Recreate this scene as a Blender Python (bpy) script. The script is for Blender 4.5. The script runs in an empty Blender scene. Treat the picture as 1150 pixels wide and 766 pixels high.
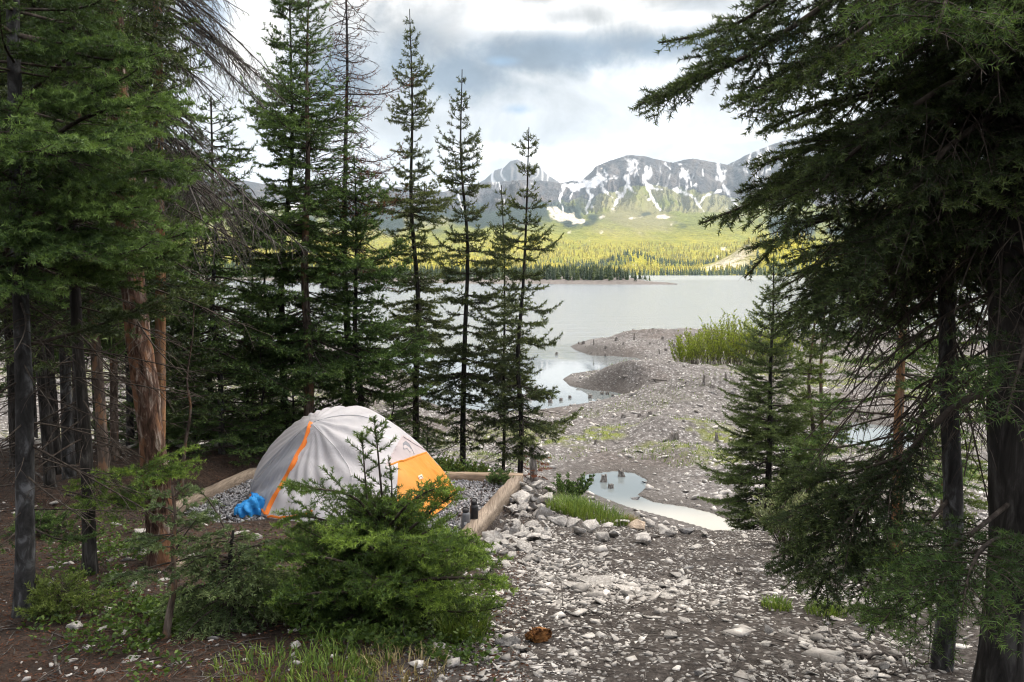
import bpy, bmesh, math
import numpy as np
from mathutils import Vector
R = math.radians
SC = bpy.context.scene
COL = SC.collection
# ------------------------------------------------------------------ camera frame (photo pixels 1150 x 766)
FPX, CX, CY, HOR = 950.0, 575.0, 383.0, 305.0
PITCH = math.atan((CY-HOR)/FPX)
CAMZ = 6.0
cp, sp = math.cos(PITCH), math.sin(PITCH)
def ray(px, py):
    u = (px-CX)/FPX; v = (CY-py)/FPX
    return np.array([u, cp+v*sp, -sp+v*cp])
def at(px, py, Y):
    d = ray(px, py); d = d*(Y/d[1])
    return np.array([d[0], d[1], d[2]+CAMZ])
def onz(px, py, z=0.0):
    d = ray(px, py); k = (z-CAMZ)/d[2]
    return np.array([d[0]*k, d[1]*k, z])
def to_px(P):
    P = np.asarray(P, float); x = P[..., 0]; y = P[..., 1]; z = P[..., 2]-CAMZ
    dep = y*cp - z*sp; up = y*sp + z*cp
    return CX+FPX*x/dep, CY-FPX*up/dep
# ------------------------------------------------------------------ noise
def _hash(ix, iy, iz, seed):
    h = (ix.astype(np.int64)*374761393 + iy.astype(np.int64)*668265263 + iz.astype(np.int64)*2147483647 + seed*1274126177) & 0xffffffff
    h = ((h ^ (h >> 13))*1274126177) & 0xffffffff
    h = ((h ^ (h >> 16))*2246822519) & 0xffffffff
    return ((h ^ (h >> 15)) & 0xffffff)/float(0xffffff)
def vn2(x, y, seed=0):
    x = np.asarray(x, float); y = np.asarray(y, float)
    ix = np.floor(x); iy = np.floor(y); fx = x-ix; fy = y-iy
    fx = fx*fx*(3-2*fx); fy = fy*fy*(3-2*fy); z0 = np.zeros_like(ix)
    a = _hash(ix, iy, z0, seed); b = _hash(ix+1, iy, z0, seed); c = _hash(ix, iy+1, z0, seed); d = _hash(ix+1, iy+1, z0, seed)
    return (a*(1-fx)+b*fx)*(1-fy)+(c*(1-fx)+d*fx)*fy
def fbm2(x, y, oct=4, seed=0):
    s = 0; a = 0.5; t = 0
    for i in range(oct):
        s = s+a*(vn2(x*2**i+i*17.3, y*2**i-i*9.1, seed+i)-0.5); t += a; a *= 0.5
    return s/t*2
def sstep(a, b, x):
    t = np.clip((np.asarray(x, float)-a)/(b-a), 0, 1); return t*t*(3-2*t)
def nrm(v):
    return v/np.maximum(np.linalg.norm(v, axis=-1, keepdims=True), 1e-9)
# ------------------------------------------------------------------ objects
def tag(o, label=None, cat=None, group=None, kind=None):
    if label: o['label'] = label
    if cat: o['category'] = cat
    if group: o['group'] = group
    if kind: o['kind'] = kind
    return o
def empty(name, loc, label, cat, group=None, rz=0.0):
    o = bpy.data.objects.new(name, None); COL.objects.link(o)
    o.location = [float(v) for v in loc]; o.rotation_euler = (0, 0, rz); o.empty_display_size = 0.1
    return tag(o, label, cat, group)
def make_mesh(name, V, groups, attrs=None, smooth=None):
    """V (n,3); groups: list of (faces (m,k) int array, material); attrs {name: (n,) or (n,4)}"""
    me = bpy.data.meshes.new(name)
    V = np.ascontiguousarray(V, dtype=np.float32)
    groups = [(np.asarray(f, dtype=np.int32), m) for f, m in groups if len(f)]
    me.vertices.add(len(V)); me.vertices.foreach_set('co', V.ravel())
    nl = sum(f.size for f, m in groups); nf = sum(len(f) for f, m in groups)
    me.loops.add(nl); me.polygons.add(nf)
    me.loops.foreach_set('vertex_index', np.concatenate([f.ravel() for f, m in groups]))
    tot = np.concatenate([np.full(len(f), f.shape[1], np.int32) for f, m in groups])
    me.polygons.foreach_set('loop_start', np.concatenate([[0], np.cumsum(tot)[:-1]]).astype(np.int32))
    mats = []; mi = []
    for f, m in groups:
        if m not in mats: mats.append(m)
        mi.append(np.full(len(f), mats.index(m), np.int32))
    for m in mats: me.materials.append(m)
    me.polygons.foreach_set('material_index', np.concatenate(mi))
    if smooth is not None:
        sm = np.concatenate([np.full(len(f), (f.shape[1] == 4) if smooth == 'quads' else bool(smooth), bool) for f, m in groups])
        me.polygons.foreach_set('use_smooth', sm)
    me.update(calc_edges=True)
    for k, a in (attrs or {}).items():
        a = np.asarray(a, np.float32)
        if a.ndim == 1:
            at_ = me.attributes.new(k, 'FLOAT', 'POINT'); at_.data.foreach_set('value', a)
        else:
            at_ = me.attributes.new(k, 'FLOAT_COLOR', 'POINT'); at_.data.foreach_set('color', a.ravel())
    return me
def add_obj(name, me, parent=None, loc=None):
    o = bpy.data.objects.new(name, me); COL.objects.link(o)
    if parent: o.parent = parent
    if loc is not None: o.location = [float(v) for v in loc]
    return o
def copy_tree(o, parent=None):
    c = o.copy(); COL.objects.link(c)
    if parent: c.parent = parent
    for ch in list(o.children): copy_tree(ch, c)
    return c
class MB:
    """collects vertices and faces for one mesh"""
    def __init__(s): s.V = []; s.G = []; s.n = 0; s.A = []
    def add(s, V, F, mat, a=None):
        V = np.asarray(V, float).reshape(-1, 3); F = np.asarray(F, int)
        s.V.append(V); s.G.append((F+s.n, mat)); s.n += len(V)
        s.A.append(np.full(len(V), 0.5) if a is None else np.asarray(a, float))
    def build(s, name, parent=None, loc=None, smooth='quads', origin=None):
        if not s.V: return None
        V = np.concatenate(s.V)
        if origin is not None: V = V-np.asarray(origin, float)
        byk = {}
        for F, m in s.G: byk.setdefault((F.shape[1], m), []).append(F)
        G = [(np.concatenate(fs), k[1]) for k, fs in byk.items()]
        return add_obj(name, make_mesh(name, V, G, {'tint': np.concatenate(s.A)}, smooth), parent, loc)
def tubes(P, Rr, m=5, cap=False):
    """P (N,K,3), Rr (N,K) -> verts, quads"""
    P = np.asarray(P, float); Rr = np.asarray(Rr, float); N, K, _ = P.shape
    T = np.empty_like(P); T[:, 1:-1] = P[:, 2:]-P[:, :-2]; T[:, 0] = P[:, 1]-P[:, 0]; T[:, -1] = P[:, -1]-P[:, -2]
    T = nrm(T)
    m0 = nrm(P[:, -1]-P[:, 0])
    ref = np.where(np.abs(m0[:, 2:3]) > 0.8, np.array([[1.0, 0, 0]]), np.array([[0, 0, 1.0]]))[:, None, :]
    A = nrm(np.cross(T, np.broadcast_to(ref, T.shape))); B = np.cross(A, T)
    th = np.arange(m)*2*math.pi/m
    V = P[:, :, None, :]+Rr[:, :, None, None]*(np.cos(th)[None, None, :, None]*A[:, :, None, :]+np.sin(th)[None, None, :, None]*B[:, :, None, :])
    i = np.arange(N)[:, None, None]; k = np.arange(K-1)[None, :, None]; j = np.arange(m)[None, None, :]; j2 = (j+1) % m
    b = i*K*m
    F = np.stack(np.broadcast_arrays(b+k*m+j, b+k*m+j2, b+(k+1)*m+j2, b+(k+1)*m+j), -1).reshape(-1, 4)
    return V.reshape(-1, 3), F
def cat_rom(pts, n):
    P = np.asarray(pts, float); P = np.vstack([2*P[0]-P[1], P, 2*P[-1]-P[-2]])
    t = np.linspace(0, len(P)-3-1e-6, n); i = np.floor(t).astype(int); f = (t-i)[:, None]
    a, b, c, d = P[i], P[i+1], P[i+2], P[i+3]
    return 0.5*((2*b)+(-a+c)*f+(2*a-5*b+4*c-d)*f**2+(-a+3*b-3*c+d)*f**3)
# ------------------------------------------------------------------ node helper
class NT:
    def __init__(s, nt): s.t = nt; s.n = nt.nodes; s.l = nt.links; s.n.clear()
    def node(s, typ, **kw):
        n = s.n.new(typ)
        for k, v in kw.items(): setattr(n, k, v)
        return n
    def put(s, sock, v):
        if hasattr(v, 'is_output'): s.l.new(v, sock)
        elif isinstance(v, (tuple, list)) and len(v) == 3 and sock.type == 'RGBA': sock.default_value = (*v, 1)
        else: sock.default_value = v
    def math(s, op, a, b=0.0, c=0.0, clamp=False):
        n = s.node('ShaderNodeMath', operation=op, use_clamp=clamp)
        s.put(n.inputs[0], a); s.put(n.inputs[1], b); s.put(n.inputs[2], c)
        return n.outputs[0]
    def mix(s, f, a, b, blend='MIX'):
        n = s.node('ShaderNodeMix', data_type='RGBA', blend_type=blend)
        s.put(n.inputs[0], f); s.put(n.inputs[6], a); s.put(n.inputs[7], b)
        return n.outputs[2]
    def noise(s, vec, scale, detail=4, rough=0.55, dist=0.0, color=False):
        n = s.node('ShaderNodeTexNoise'); s.put(n.inputs['Vector'], vec)
        n.inputs['Scale'].default_value = scale; n.inputs['Detail'].default_value = detail
        n.inputs['Roughness'].default_value = rough; n.inputs['Distortion'].default_value = dist
        return n.outputs['Color' if color else 'Fac']
    def vor(s, vec, scale, out='Distance', feature='F1', rnd=1.0):
        n = s.node('ShaderNodeTexVoronoi', feature=feature); s.put(n.inputs['Vector'], vec)
        n.inputs['Scale'].default_value = scale; n.inputs['Randomness'].default_value = rnd
        return n.outputs[out]
    def ramp(s, f, stops, interp='LINEAR'):
        n = s.node('ShaderNodeValToRGB'); s.put(n.inputs[0], f); r = n.color_ramp; r.interpolation = interp
        while len(r.elements) < len(stops): r.elements.new(0.5)
        for e, (p, c) in zip(r.elements, stops):
            e.position = p; e.color = (*c, 1) if isinstance(c, (tuple, list)) else (c, c, c, 1)
        return n.outputs[0]
    def rng(s, f, a, b, c=0.0, d=1.0, smooth=True):
        n = s.node('ShaderNodeMapRange', interpolation_type='SMOOTHSTEP' if smooth else 'LINEAR')
        for i, v in enumerate((f, a, b, c, d)): s.put(n.inputs[i], v)
        return n.outputs[0]
    def attr(s, name, out='Fac'):
        n = s.node('ShaderNodeAttribute', attribute_name=name); return n.outputs[out]
    def obj(s): return s.node('ShaderNodeTexCoord').outputs['Object']
    def scale(s, vec, xyz):
        n = s.node('ShaderNodeMapping'); s.put(n.inputs['Vector'], vec); n.inputs['Scale'].default_value = xyz
        return n.outputs[0]
    def bump(s, h, strength=0.5, dist=0.02):
        n = s.node('ShaderNodeBump'); s.put(n.inputs['Height'], h)
        n.inputs['Strength'].default_value = strength; n.inputs['Distance'].default_value = dist
        return n.outputs[0]
    def bsdf(s, col, rough=0.8, spec=0.3, normal=None, **kw):
        n = s.node('ShaderNodeBsdfPrincipled'); s.put(n.inputs['Base Color'], col); s.put(n.inputs['Roughness'], rough)
        s.put(n.inputs['Specular IOR Level'], spec)
        if normal is not None: s.l.new(normal, n.inputs['Normal'])
        for k, v in kw.items(): s.put(n.inputs[k], v)
        return n.outputs[0]
    def out(s, sh, vol=None):
        o = s.node('ShaderNodeOutputMaterial'); 
        if sh is not None: s.l.new(sh, o.inputs['Surface'])
        if vol is not None: s.l.new(vol, o.inputs['Volume'])
def mat(name):
    m = bpy.data.materials.new(name); m.use_nodes = True
    return m, NT(m.node_tree)
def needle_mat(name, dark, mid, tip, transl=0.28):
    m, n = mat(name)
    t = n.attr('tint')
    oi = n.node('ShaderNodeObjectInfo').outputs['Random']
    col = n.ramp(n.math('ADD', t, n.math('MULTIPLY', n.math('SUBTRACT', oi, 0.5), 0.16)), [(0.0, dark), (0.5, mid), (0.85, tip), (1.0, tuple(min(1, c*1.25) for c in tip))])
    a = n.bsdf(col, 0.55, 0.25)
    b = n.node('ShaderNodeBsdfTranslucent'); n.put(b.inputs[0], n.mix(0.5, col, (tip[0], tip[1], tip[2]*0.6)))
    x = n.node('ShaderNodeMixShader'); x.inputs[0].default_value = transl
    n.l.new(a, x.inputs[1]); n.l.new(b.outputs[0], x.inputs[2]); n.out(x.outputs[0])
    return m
M = {}
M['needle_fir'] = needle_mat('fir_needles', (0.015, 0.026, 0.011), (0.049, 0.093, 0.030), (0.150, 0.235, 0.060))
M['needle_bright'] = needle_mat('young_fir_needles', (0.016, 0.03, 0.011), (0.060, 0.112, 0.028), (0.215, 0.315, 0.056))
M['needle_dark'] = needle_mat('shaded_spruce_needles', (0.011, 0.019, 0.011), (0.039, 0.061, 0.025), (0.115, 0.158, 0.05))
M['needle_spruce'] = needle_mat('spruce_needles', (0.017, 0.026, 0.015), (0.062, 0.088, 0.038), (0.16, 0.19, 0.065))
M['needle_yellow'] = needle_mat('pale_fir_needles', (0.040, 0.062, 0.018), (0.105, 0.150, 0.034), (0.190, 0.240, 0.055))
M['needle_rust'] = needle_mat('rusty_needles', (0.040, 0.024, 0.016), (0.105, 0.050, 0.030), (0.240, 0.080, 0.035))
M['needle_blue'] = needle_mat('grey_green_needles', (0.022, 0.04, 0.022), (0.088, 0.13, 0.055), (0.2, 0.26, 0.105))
M['leaf_willow'] = needle_mat('willow_leaves', (0.085, 0.130, 0.016), (0.200, 0.270, 0.030), (0.360, 0.420, 0.060), 0.35)
M['leaf_pale'] = needle_mat('pale_willow_leaves', (0.090, 0.110, 0.060), (0.180, 0.210, 0.110), (0.300, 0.330, 0.170), 0.3)
M['leaf_herb'] = needle_mat('herb_leaves', (0.022, 0.042, 0.011), (0.056, 0.100, 0.020), (0.130, 0.200, 0.038), 0.3)
M['leaf_moss'] = needle_mat('creeping_moss', (0.040, 0.050, 0.012), (0.085, 0.100, 0.020), (0.140, 0.150, 0.030), 0.2)
M['grass'] = needle_mat('grass_blades', (0.050, 0.090, 0.018), (0.110, 0.190, 0.030), (0.240, 0.300, 0.070), 0.3)
M['straw'] = needle_mat('dry_grass', (0.14, 0.11, 0.05), (0.26, 0.21, 0.10), (0.42, 0.35, 0.18), 0.2)
M['far_leaf'] = needle_mat('far_conifer_foliage', (0.014, 0.030, 0.015), (0.034, 0.058, 0.020), (0.080, 0.105, 0.024), 0.1)
M['far_yellow'] = needle_mat('larch_foliage', (0.080, 0.078, 0.010), (0.225, 0.198, 0.018), (0.340, 0.295, 0.026), 0.1)
def bark_mat(name, a, b, c, sc=(26, 26, 5), bs=0.7, patch=None, dist=0.012):
    m, n = mat(name); v = n.scale(n.obj(), sc)
    n1 = n.noise(v, 1.0, 6, 0.62, 0.6); n2 = n.noise(n.obj(), 2.2, 3); n3 = n.vor(n.scale(n.obj(), (sc[0]*.8, sc[1]*.8, sc[2]*1.4)), 1.2)
    col = n.ramp(n1, [(0.36, a), (0.52, b), (0.68, c)])
    col = n.mix(n.rng(n2, 0.45, 0.7), col, tuple(x*0.55 for x in b))
    if patch: col = n.mix(n.rng(n.noise(n.scale(n.obj(), (5, 5, 1.7)), 1.6, 4, 0.6), 0.53, 0.6, 0, 0.85), col, patch)
    h = n.math('ADD', n.math('MULTIPLY', n1, 0.7), n.math('MULTIPLY', n3, 0.5))
    n.out(n.bsdf(col, 0.9, 0.15, n.bump(h, bs, dist)))
    return m
M['bark_dark'] = bark_mat('dark_spruce_bark', (0.012, 0.011, 0.010), (0.034, 0.031, 0.029), (0.095, 0.090, 0.086))
M['bark_grey'] = bark_mat('grey_fir_bark', (0.016, 0.015, 0.015), (0.044, 0.043, 0.043), (0.150, 0.152, 0.160), (18, 18, 9), 0.5)
M['bark_red'] = bark_mat('flaking_red_bark', (0.022, 0.013, 0.010), (0.110, 0.062, 0.044), (0.420, 0.350, 0.300), (34, 34, 9), 1.0, (0.20, 0.10, 0.055), 0.02)
M['bark_orange'] = bark_mat('peeled_orange_bark', (0.110, 0.055, 0.032), (0.270, 0.140, 0.070), (0.430, 0.280, 0.160), (22, 22, 3), 0.5, (0.20, 0.13, 0.095))
M['bark_brown'] = bark_mat('brown_bark', (0.040, 0.030, 0.024), (0.120, 0.092, 0.075), (0.230, 0.190, 0.160), (30, 30, 7), 0.7, (0.21, 0.12, 0.07))
M['twig'] = bark_mat('twig_wood', (0.030, 0.024, 0.020), (0.060, 0.048, 0.040), (0.110, 0.095, 0.080), (30, 30, 30), 0.3)
M['twig_grey'] = bark_mat('lichen_grey_twigs', (0.036, 0.031, 0.028), (0.085, 0.075, 0.069), (0.200, 0.185, 0.170), (20, 20, 20), 0.3)
M['drift'] = bark_mat('weathered_grey_wood', (0.080, 0.070, 0.062), (0.190, 0.172, 0.158), (0.330, 0.310, 0.290), (14, 14, 4), 0.8)
M['rotten'] = bark_mat('rotten_orange_wood', (0.060, 0.028, 0.014), (0.290, 0.130, 0.045), (0.520, 0.280, 0.110), (12, 12, 34), 1.0)
def rock_mat(name, a, b, c, scale=7.0):
    m, n = mat(name); o = n.node('ShaderNodeTexCoord').outputs['Object']
    oi = n.node('ShaderNodeObjectInfo').outputs['Random']
    va = n.node('ShaderNodeVectorMath', operation='ADD'); n.l.new(o, va.inputs[0])
    cmb = n.node('ShaderNodeCombineXYZ'); n.put(cmb.inputs[0], n.math('MULTIPLY', oi, 37.0)); n.put(cmb.inputs[1], n.math('MULTIPLY', oi, 91.0)); n.l.new(cmb.outputs[0], va.inputs[1])
    v = va.outputs[0]
    f = n.noise(v, scale, 7, 0.65, 0.4); g = n.noise(v, scale*5, 4, 0.6)
    col = n.ramp(f, [(0.25, a), (0.5, b), (0.72, c)])
    col = n.mix(n.rng(g, 0.35, 0.75, 0, 0.5), col, tuple(x*0.5 for x in b))
    t = n.attr('tint')
    k = n.math('ADD', n.math('MULTIPLY', n.math('ADD', n.math('MULTIPLY', oi, 0.5), n.math('MULTIPLY', t, 0.9)), 0.75), 0.48)
    mm = n.node('ShaderNodeVectorMath', operation='SCALE'); n.l.new(col, mm.inputs[0]); n.put(mm.inputs['Scale'], k)
    n.out(n.bsdf(mm.outputs[0], 0.85, 0.25, n.bump(n.math('ADD', f, n.math('MULTIPLY', g, 0.4)), 0.7, 0.015)))
    return m
M['rock'] = rock_mat('limestone', (0.21, 0.190, 0.175), (0.40, 0.375, 0.35), (0.63, 0.605, 0.575))
M['rock_tan'] = rock_mat('tan_rock', (0.20, 0.15, 0.11), (0.38, 0.30, 0.23), (0.55, 0.47, 0.39))
M['rock_dark'] = rock_mat('slate_rock', (0.080, 0.076, 0.075), (0.17, 0.165, 0.165), (0.29, 0.285, 0.285))
M['gravel'] = rock_mat('pad_gravel', (0.16, 0.16, 0.165), (0.30, 0.30, 0.31), (0.52, 0.52, 0.53), 30)
# ------------------------------------------------------------------ ground shape
def seg_sd(x, y, poly):
    """signed distance to polygon, negative inside"""
    P = np.asarray(poly, float)[:, :2]; x = np.asarray(x, float); y = np.asarray(y, float)
    d = np.full(x.shape, 1e9); ins = np.zeros(x.shape, bool)
    for i in range(len(P)):
        a = P[i]; b = P[(i+1) % len(P)]; e = b-a
        t = np.clip(((x-a[0])*e[0]+(y-a[1])*e[1])/max(e@e, 1e-12), 0, 1)
        d = np.minimum(d, (x-a[0]-t*e[0])**2+(y-a[1]-t*e[1])**2)
        if a[1] != b[1]:
            c = ((a[1] > y) != (b[1] > y)) & (x < e[0]*(y-a[1])/(b[1]-a[1])+a[0]); ins ^= c
    d = np.sqrt(d); return np.where(ins, -d, d)
LAKE = [onz(*p) for p in [(-900, 386), (-300, 388), (100, 388), (300, 388), (400, 391), (436, 401), (462, 425), (474, 450), (500, 458), (560, 463), (610, 460), (640, 456), (690, 449),
        (706, 444), (690, 440), (664, 438), (640, 433), (632, 426), (642, 420), (668, 416), (700, 414), (724, 407), (716, 402), (690, 400), (664, 399), (646, 393), (641, 389), (650, 385),
        (690, 381), (760, 378), (850, 376), (1000, 372), (1300, 370), (1700, 369)]]+[np.array([900., 120, 0]), np.array([900., 1200, 0]), np.array([-900., 1200, 0]), np.array([-900., 80, 0])]
POND = [onz(*p) for p in [(650, 540), (656, 533), (690, 529), (712, 531), (727, 539), (726, 548), (716, 556), (735, 564), (770, 569), (800, 576), (832, 590), (846, 604), (848, 612), (800, 597), (750, 582), (705, 570), (676, 559), (654, 550)]]
PUDDLE = [onz(*p) for p in [(928, 480), (960, 474), (1000, 479), (1040, 488), (1048, 500), (1004, 505), (964, 501), (936, 497)]]
ISLE = [onz(*p) for p in [(584, 446), (592, 441), (604, 442), (606, 448), (594, 451)]]
PADZ = 3.5
PAD = np.array([[0.10, 10.02], [-3.22, 10.36], [-3.75, 7.55], [-0.52, 7.2]])
MOUNDS = [(onz(745, 425, .6), 0.75, 4.0, 2.4), (onz(690, 432, .3), 0.8, 3.0, 1.6), (onz(770, 448, .6), 0.9, 3.2, 2.6), (onz(700, 392, .3), 0.6, 5.5, 2.6), (onz(760, 385, .3), 0.9, 6, 3.0), (onz(800, 470, .8), 0.35, 3, 2),
          (onz(740, 482, .6), 0.45, 2.6, 1.4), (onz(890, 440, .8), 0.7, 5, 3)]
def water_d(x, y):
    d = np.minimum(np.minimum(seg_sd(x, y, LAKE), seg_sd(x, y, POND)), seg_sd(x, y, PUDDLE))
    i = seg_sd(x, y, ISLE); return np.where(i < 0.0, np.maximum(d, -i), d)
def near_z(x, y):
    s = np.interp(x, [-4, -2, 0, 1.5, 6], [0.105, 0.115, 0.16, 0.205, 0.20])
    return 4.40-s*(np.maximum(y, -3)-3.3)
def gz(x, y, fine=True):
    x = np.asarray(x, float); y = np.asarray(y, float)
    yb = np.interp(x, [-30, -8, -4, -1, 0.3, 1.2, 2.5, 5, 12, 30], [15, 14, 12.6, 11.4, 10.7, 10.1, 9.5, 9.2, 9.6, 11])+0.5*fbm2(x*0.6, y*0.1, 2, 5)
    over = y-yb; k = 0.5
    drop = 0.40*(k*np.logaddexp(0, np.clip(over/k, -40, 40)))
    hi = near_z(x, np.minimum(y, yb+0.5))-drop
    d = water_d(x, y)
    land = sstep(0, 3.0, d)
    low = np.where(d > 0, 0.03+0.75*(1-np.exp(-np.maximum(d, 0)/7.0)), -0.55*(1-np.exp(np.minimum(d, 0)/0.9)))
    low = low+land*(0.46*fbm2(x/5.0, y/5.0, 3, 11)+0.30*fbm2(x/1.3, y/1.3, 4, 12))
    for c, h, rx, ry in MOUNDS:
        low = low+h*np.exp(-((x-c[0])/rx)**2-((y-c[1])/ry)**2)*sstep(-0.2, 1.2, d)
    kk = 0.22; a = np.clip((hi-low)/kk, -40, 40)
    z = low+kk*np.logaddexp(0, a)
    z = np.where(a < -30, low, z)
    # the gravel pad is a level terrace
    pd = seg_sd(x, y, PAD)
    near = sstep(22, 14, y)
    z = z+near*(0.07*fbm2(x/1.1, y/1.1, 3, 21)+(0.022*fbm2(x/0.28, y/0.28, 3, 22)+0.010*fbm2(x/0.07, y/0.07, 2, 23) if fine else 0))
    w = sstep(0.75, 0.0, pd)
    z = np.where(pd < 0.06, PADZ-0.05, z*(1-w)+(PADZ-0.13)*w)
    # rubble apron on the right of the pad
    z = z+0.13*np.exp(-((x-0.55)/0.5)**2-((y-9.5)/1.0)**2)*(pd > 0.06)
    return z
def g1(x, y): return float(gz(np.array([x]), np.array([y]))[0])
def on_ground(px, py):
    """where the view ray through a photo pixel meets the ground"""
    d = ray(px, py); t = np.geomspace(2.0, 140, 1600); z = gz(d[0]*t, d[1]*t, False)
    i = int(np.argmax(d[2]*t+CAMZ < z))
    if i == 0: i = len(t)-1
    return np.array([d[0]*t[i], d[1]*t[i], g1(d[0]*t[i], d[1]*t[i])])
def build_ground():
    fine = np.linspace(-0.80, 0.80, 860); rest = np.linspace(0.80, 2*math.pi-0.80, 90)[1:-1]
    th = np.concatenate([fine, rest]); r = np.concatenate([[0.05, 0.6, 1.2, 1.7], np.geomspace(2.1, 150, 760)])
    RR, TT = np.meshgrid(r, th, indexing='ij'); X = RR*np.sin(TT); Y = RR*np.cos(TT)
    nr, nt = X.shape; x = X.ravel(); y = Y.ravel(); z = gz(x, y)
    i = np.arange(nr-1)[:, None]*nt; j = np.arange(nt)[None]; j2 = (j+1) % nt
    F = np.stack([i+j, i+j2, i+nt+j2, i+nt+j], -1).reshape(-1, 4)[:, ::-1]
    pd = seg_sd(x, y, PAD); d = water_d(x, y)
    edge = np.interp(y, [2, 4.3, 5.2, 7, 9, 12], [-0.55, -0.35, -0.15, -0.3, 0.0, -0.2])+0.35*fbm2(x*1.3, y*1.3, 3, 31)
    duff = sstep(0.25, -0.3, x-edge)*sstep(16, 12.5, y)
    duff = np.maximum(duff, sstep(1.9, 2.6, x+0.3*fbm2(x, y, 2, 33))*sstep(5, 3.4, y)*0.7)
    scree = (1-duff)*sstep(12.5, 10.5, y)
    gr = sstep(0.02, 0.30, fbm2(x/2.5, y/1.4, 4, 41)+0.10)*sstep(1.2, 3.0, d)*sstep(20, 24, y)*sstep(60, 48, y)
    cg = onz(720, 490, .8); gr = gr*np.clip(1.25*np.exp(-((x-cg[0])/6.5)**2-((y-cg[1])/4.5)**2)+0.8*sstep(9, 14, x)*sstep(60, 45, y)+0.5*sstep(-4, -10, x), 0, 1)
    wet = sstep(1.3, 0.2, d+0.5*fbm2(x*1.5, y*1.5, 3, 44))
    zone = np.stack([duff, scree, gr, wet], -1)
    m, n = mat('ground_earth_and_gravel'); o = n.obj()
    za = n.node('ShaderNodeAttribute', attribute_name='zone'); sep = n.node('ShaderNodeSeparateColor'); n.l.new(za.outputs['Color'], sep.inputs[0])
    nb = n.noise(o, 1.3, 5); nf = n.noise(o, 22, 6, 0.7); nm = n.noise(o, 5.5, 5, 0.65)
    vo = n.vor(o, 34, 'Color'); vod = n.vor(o, 34, 'Distance'); vb = n.vor(o, 9, 'Color'); vbd = n.vor(o, 9, 'Distance')
    bwa = n.node('ShaderNodeRGBToBW'); n.l.new(vo, bwa.inputs[0]); bwb = n.node('ShaderNodeRGBToBW'); n.l.new(vb, bwb.inputs[0])
    duffc = n.ramp(nf, [(0.25, (0.012, 0.008, 0.006)), (0.5, (0.045, 0.028, 0.020)), (0.68, (0.095, 0.058, 0.040)), (0.85, (0.16, 0.125, 0.09))])
    duffc = n.mix(n.rng(nm, 0.42, 0.62, 0, 0.75), duffc, (0.024, 0.017, 0.013))
    soil = n.ramp(nf, [(0.25, (0.020, 0.016, 0.014)), (0.5, (0.054, 0.045, 0.040)), (0.74, (0.140, 0.122, 0.110))])
    stone = n.math('MULTIPLY', n.rng(bwa.outputs[0], 0.52, 0.60), n.rng(vod, 0.5, 0.25))
    stone = n.math('MULTIPLY', stone, n.rng(nm, 0.36, 0.6))
    soil = n.mix(stone, soil, n.ramp(bwa.outputs[0], [(0.4, (0.20, 0.19, 0.185)), (0.75, (0.42, 0.41, 0.40))]))
    flat = n.ramp(nf, [(0.22, (0.050, 0.045, 0.042)), (0.5, (0.165, 0.152, 0.145)), (0.75, (0.34, 0.32, 0.305))])
    flat = n.mix(n.math('MULTIPLY', n.rng(bwb.outputs[0], 0.48, 0.6), n.rng(vbd, 0.55, 0.2)), flat, (0.44, 0.425, 0.415))
    flat = n.mix(n.rng(n.noise(o, 0.22, 4, 0.6), 0.5, 0.66, 0, 0.5), flat, (0.120, 0.092, 0.078))
    flat = n.mix(n.math('MULTIPLY', n.rng(nm, 0.48, 0.60), 0.7), flat, (0.062, 0.054, 0.050))
    flat = n.mix(n.math('MULTIPLY', za.outputs['Alpha'], 0.75), flat, (0.070, 0.059, 0.052))
    col = n.mix(sep.outputs[1], flat, soil)
    col = n.mix(sep.outputs[0], col, duffc)
    grassc = n.ramp(nf, [(0.3, (0.10, 0.115, 0.03)), (0.55, (0.20, 0.225, 0.05)), (0.8, (0.34, 0.33, 0.13))])
    col = n.mix(n.math('MULTIPLY', sep.outputs[2], n.rng(n.noise(o, 3.2, 4), 0.38, 0.6)), col, grassc)
    h = n.math('ADD', n.math('MULTIPLY', nf, 0.6), n.math('ADD', n.math('MULTIPLY', vod, -0.5), n.math('MULTIPLY', vbd, -0.6)))
    n.out(n.bsdf(col, n.math('SUBTRACT', 0.92, n.math('MULTIPLY', za.outputs['Alpha'], 0.25)), 0.25, n.bump(h, 0.9, 0.05)))
    ob = add_obj('ground', make_mesh('ground', np.stack([x, y, z], -1), [(F, m)], {'zone': zone}, True)); tag(ob, 'dark forest soil, scree slope and grey gravel flats below', kind='structure')
build_ground()
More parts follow.
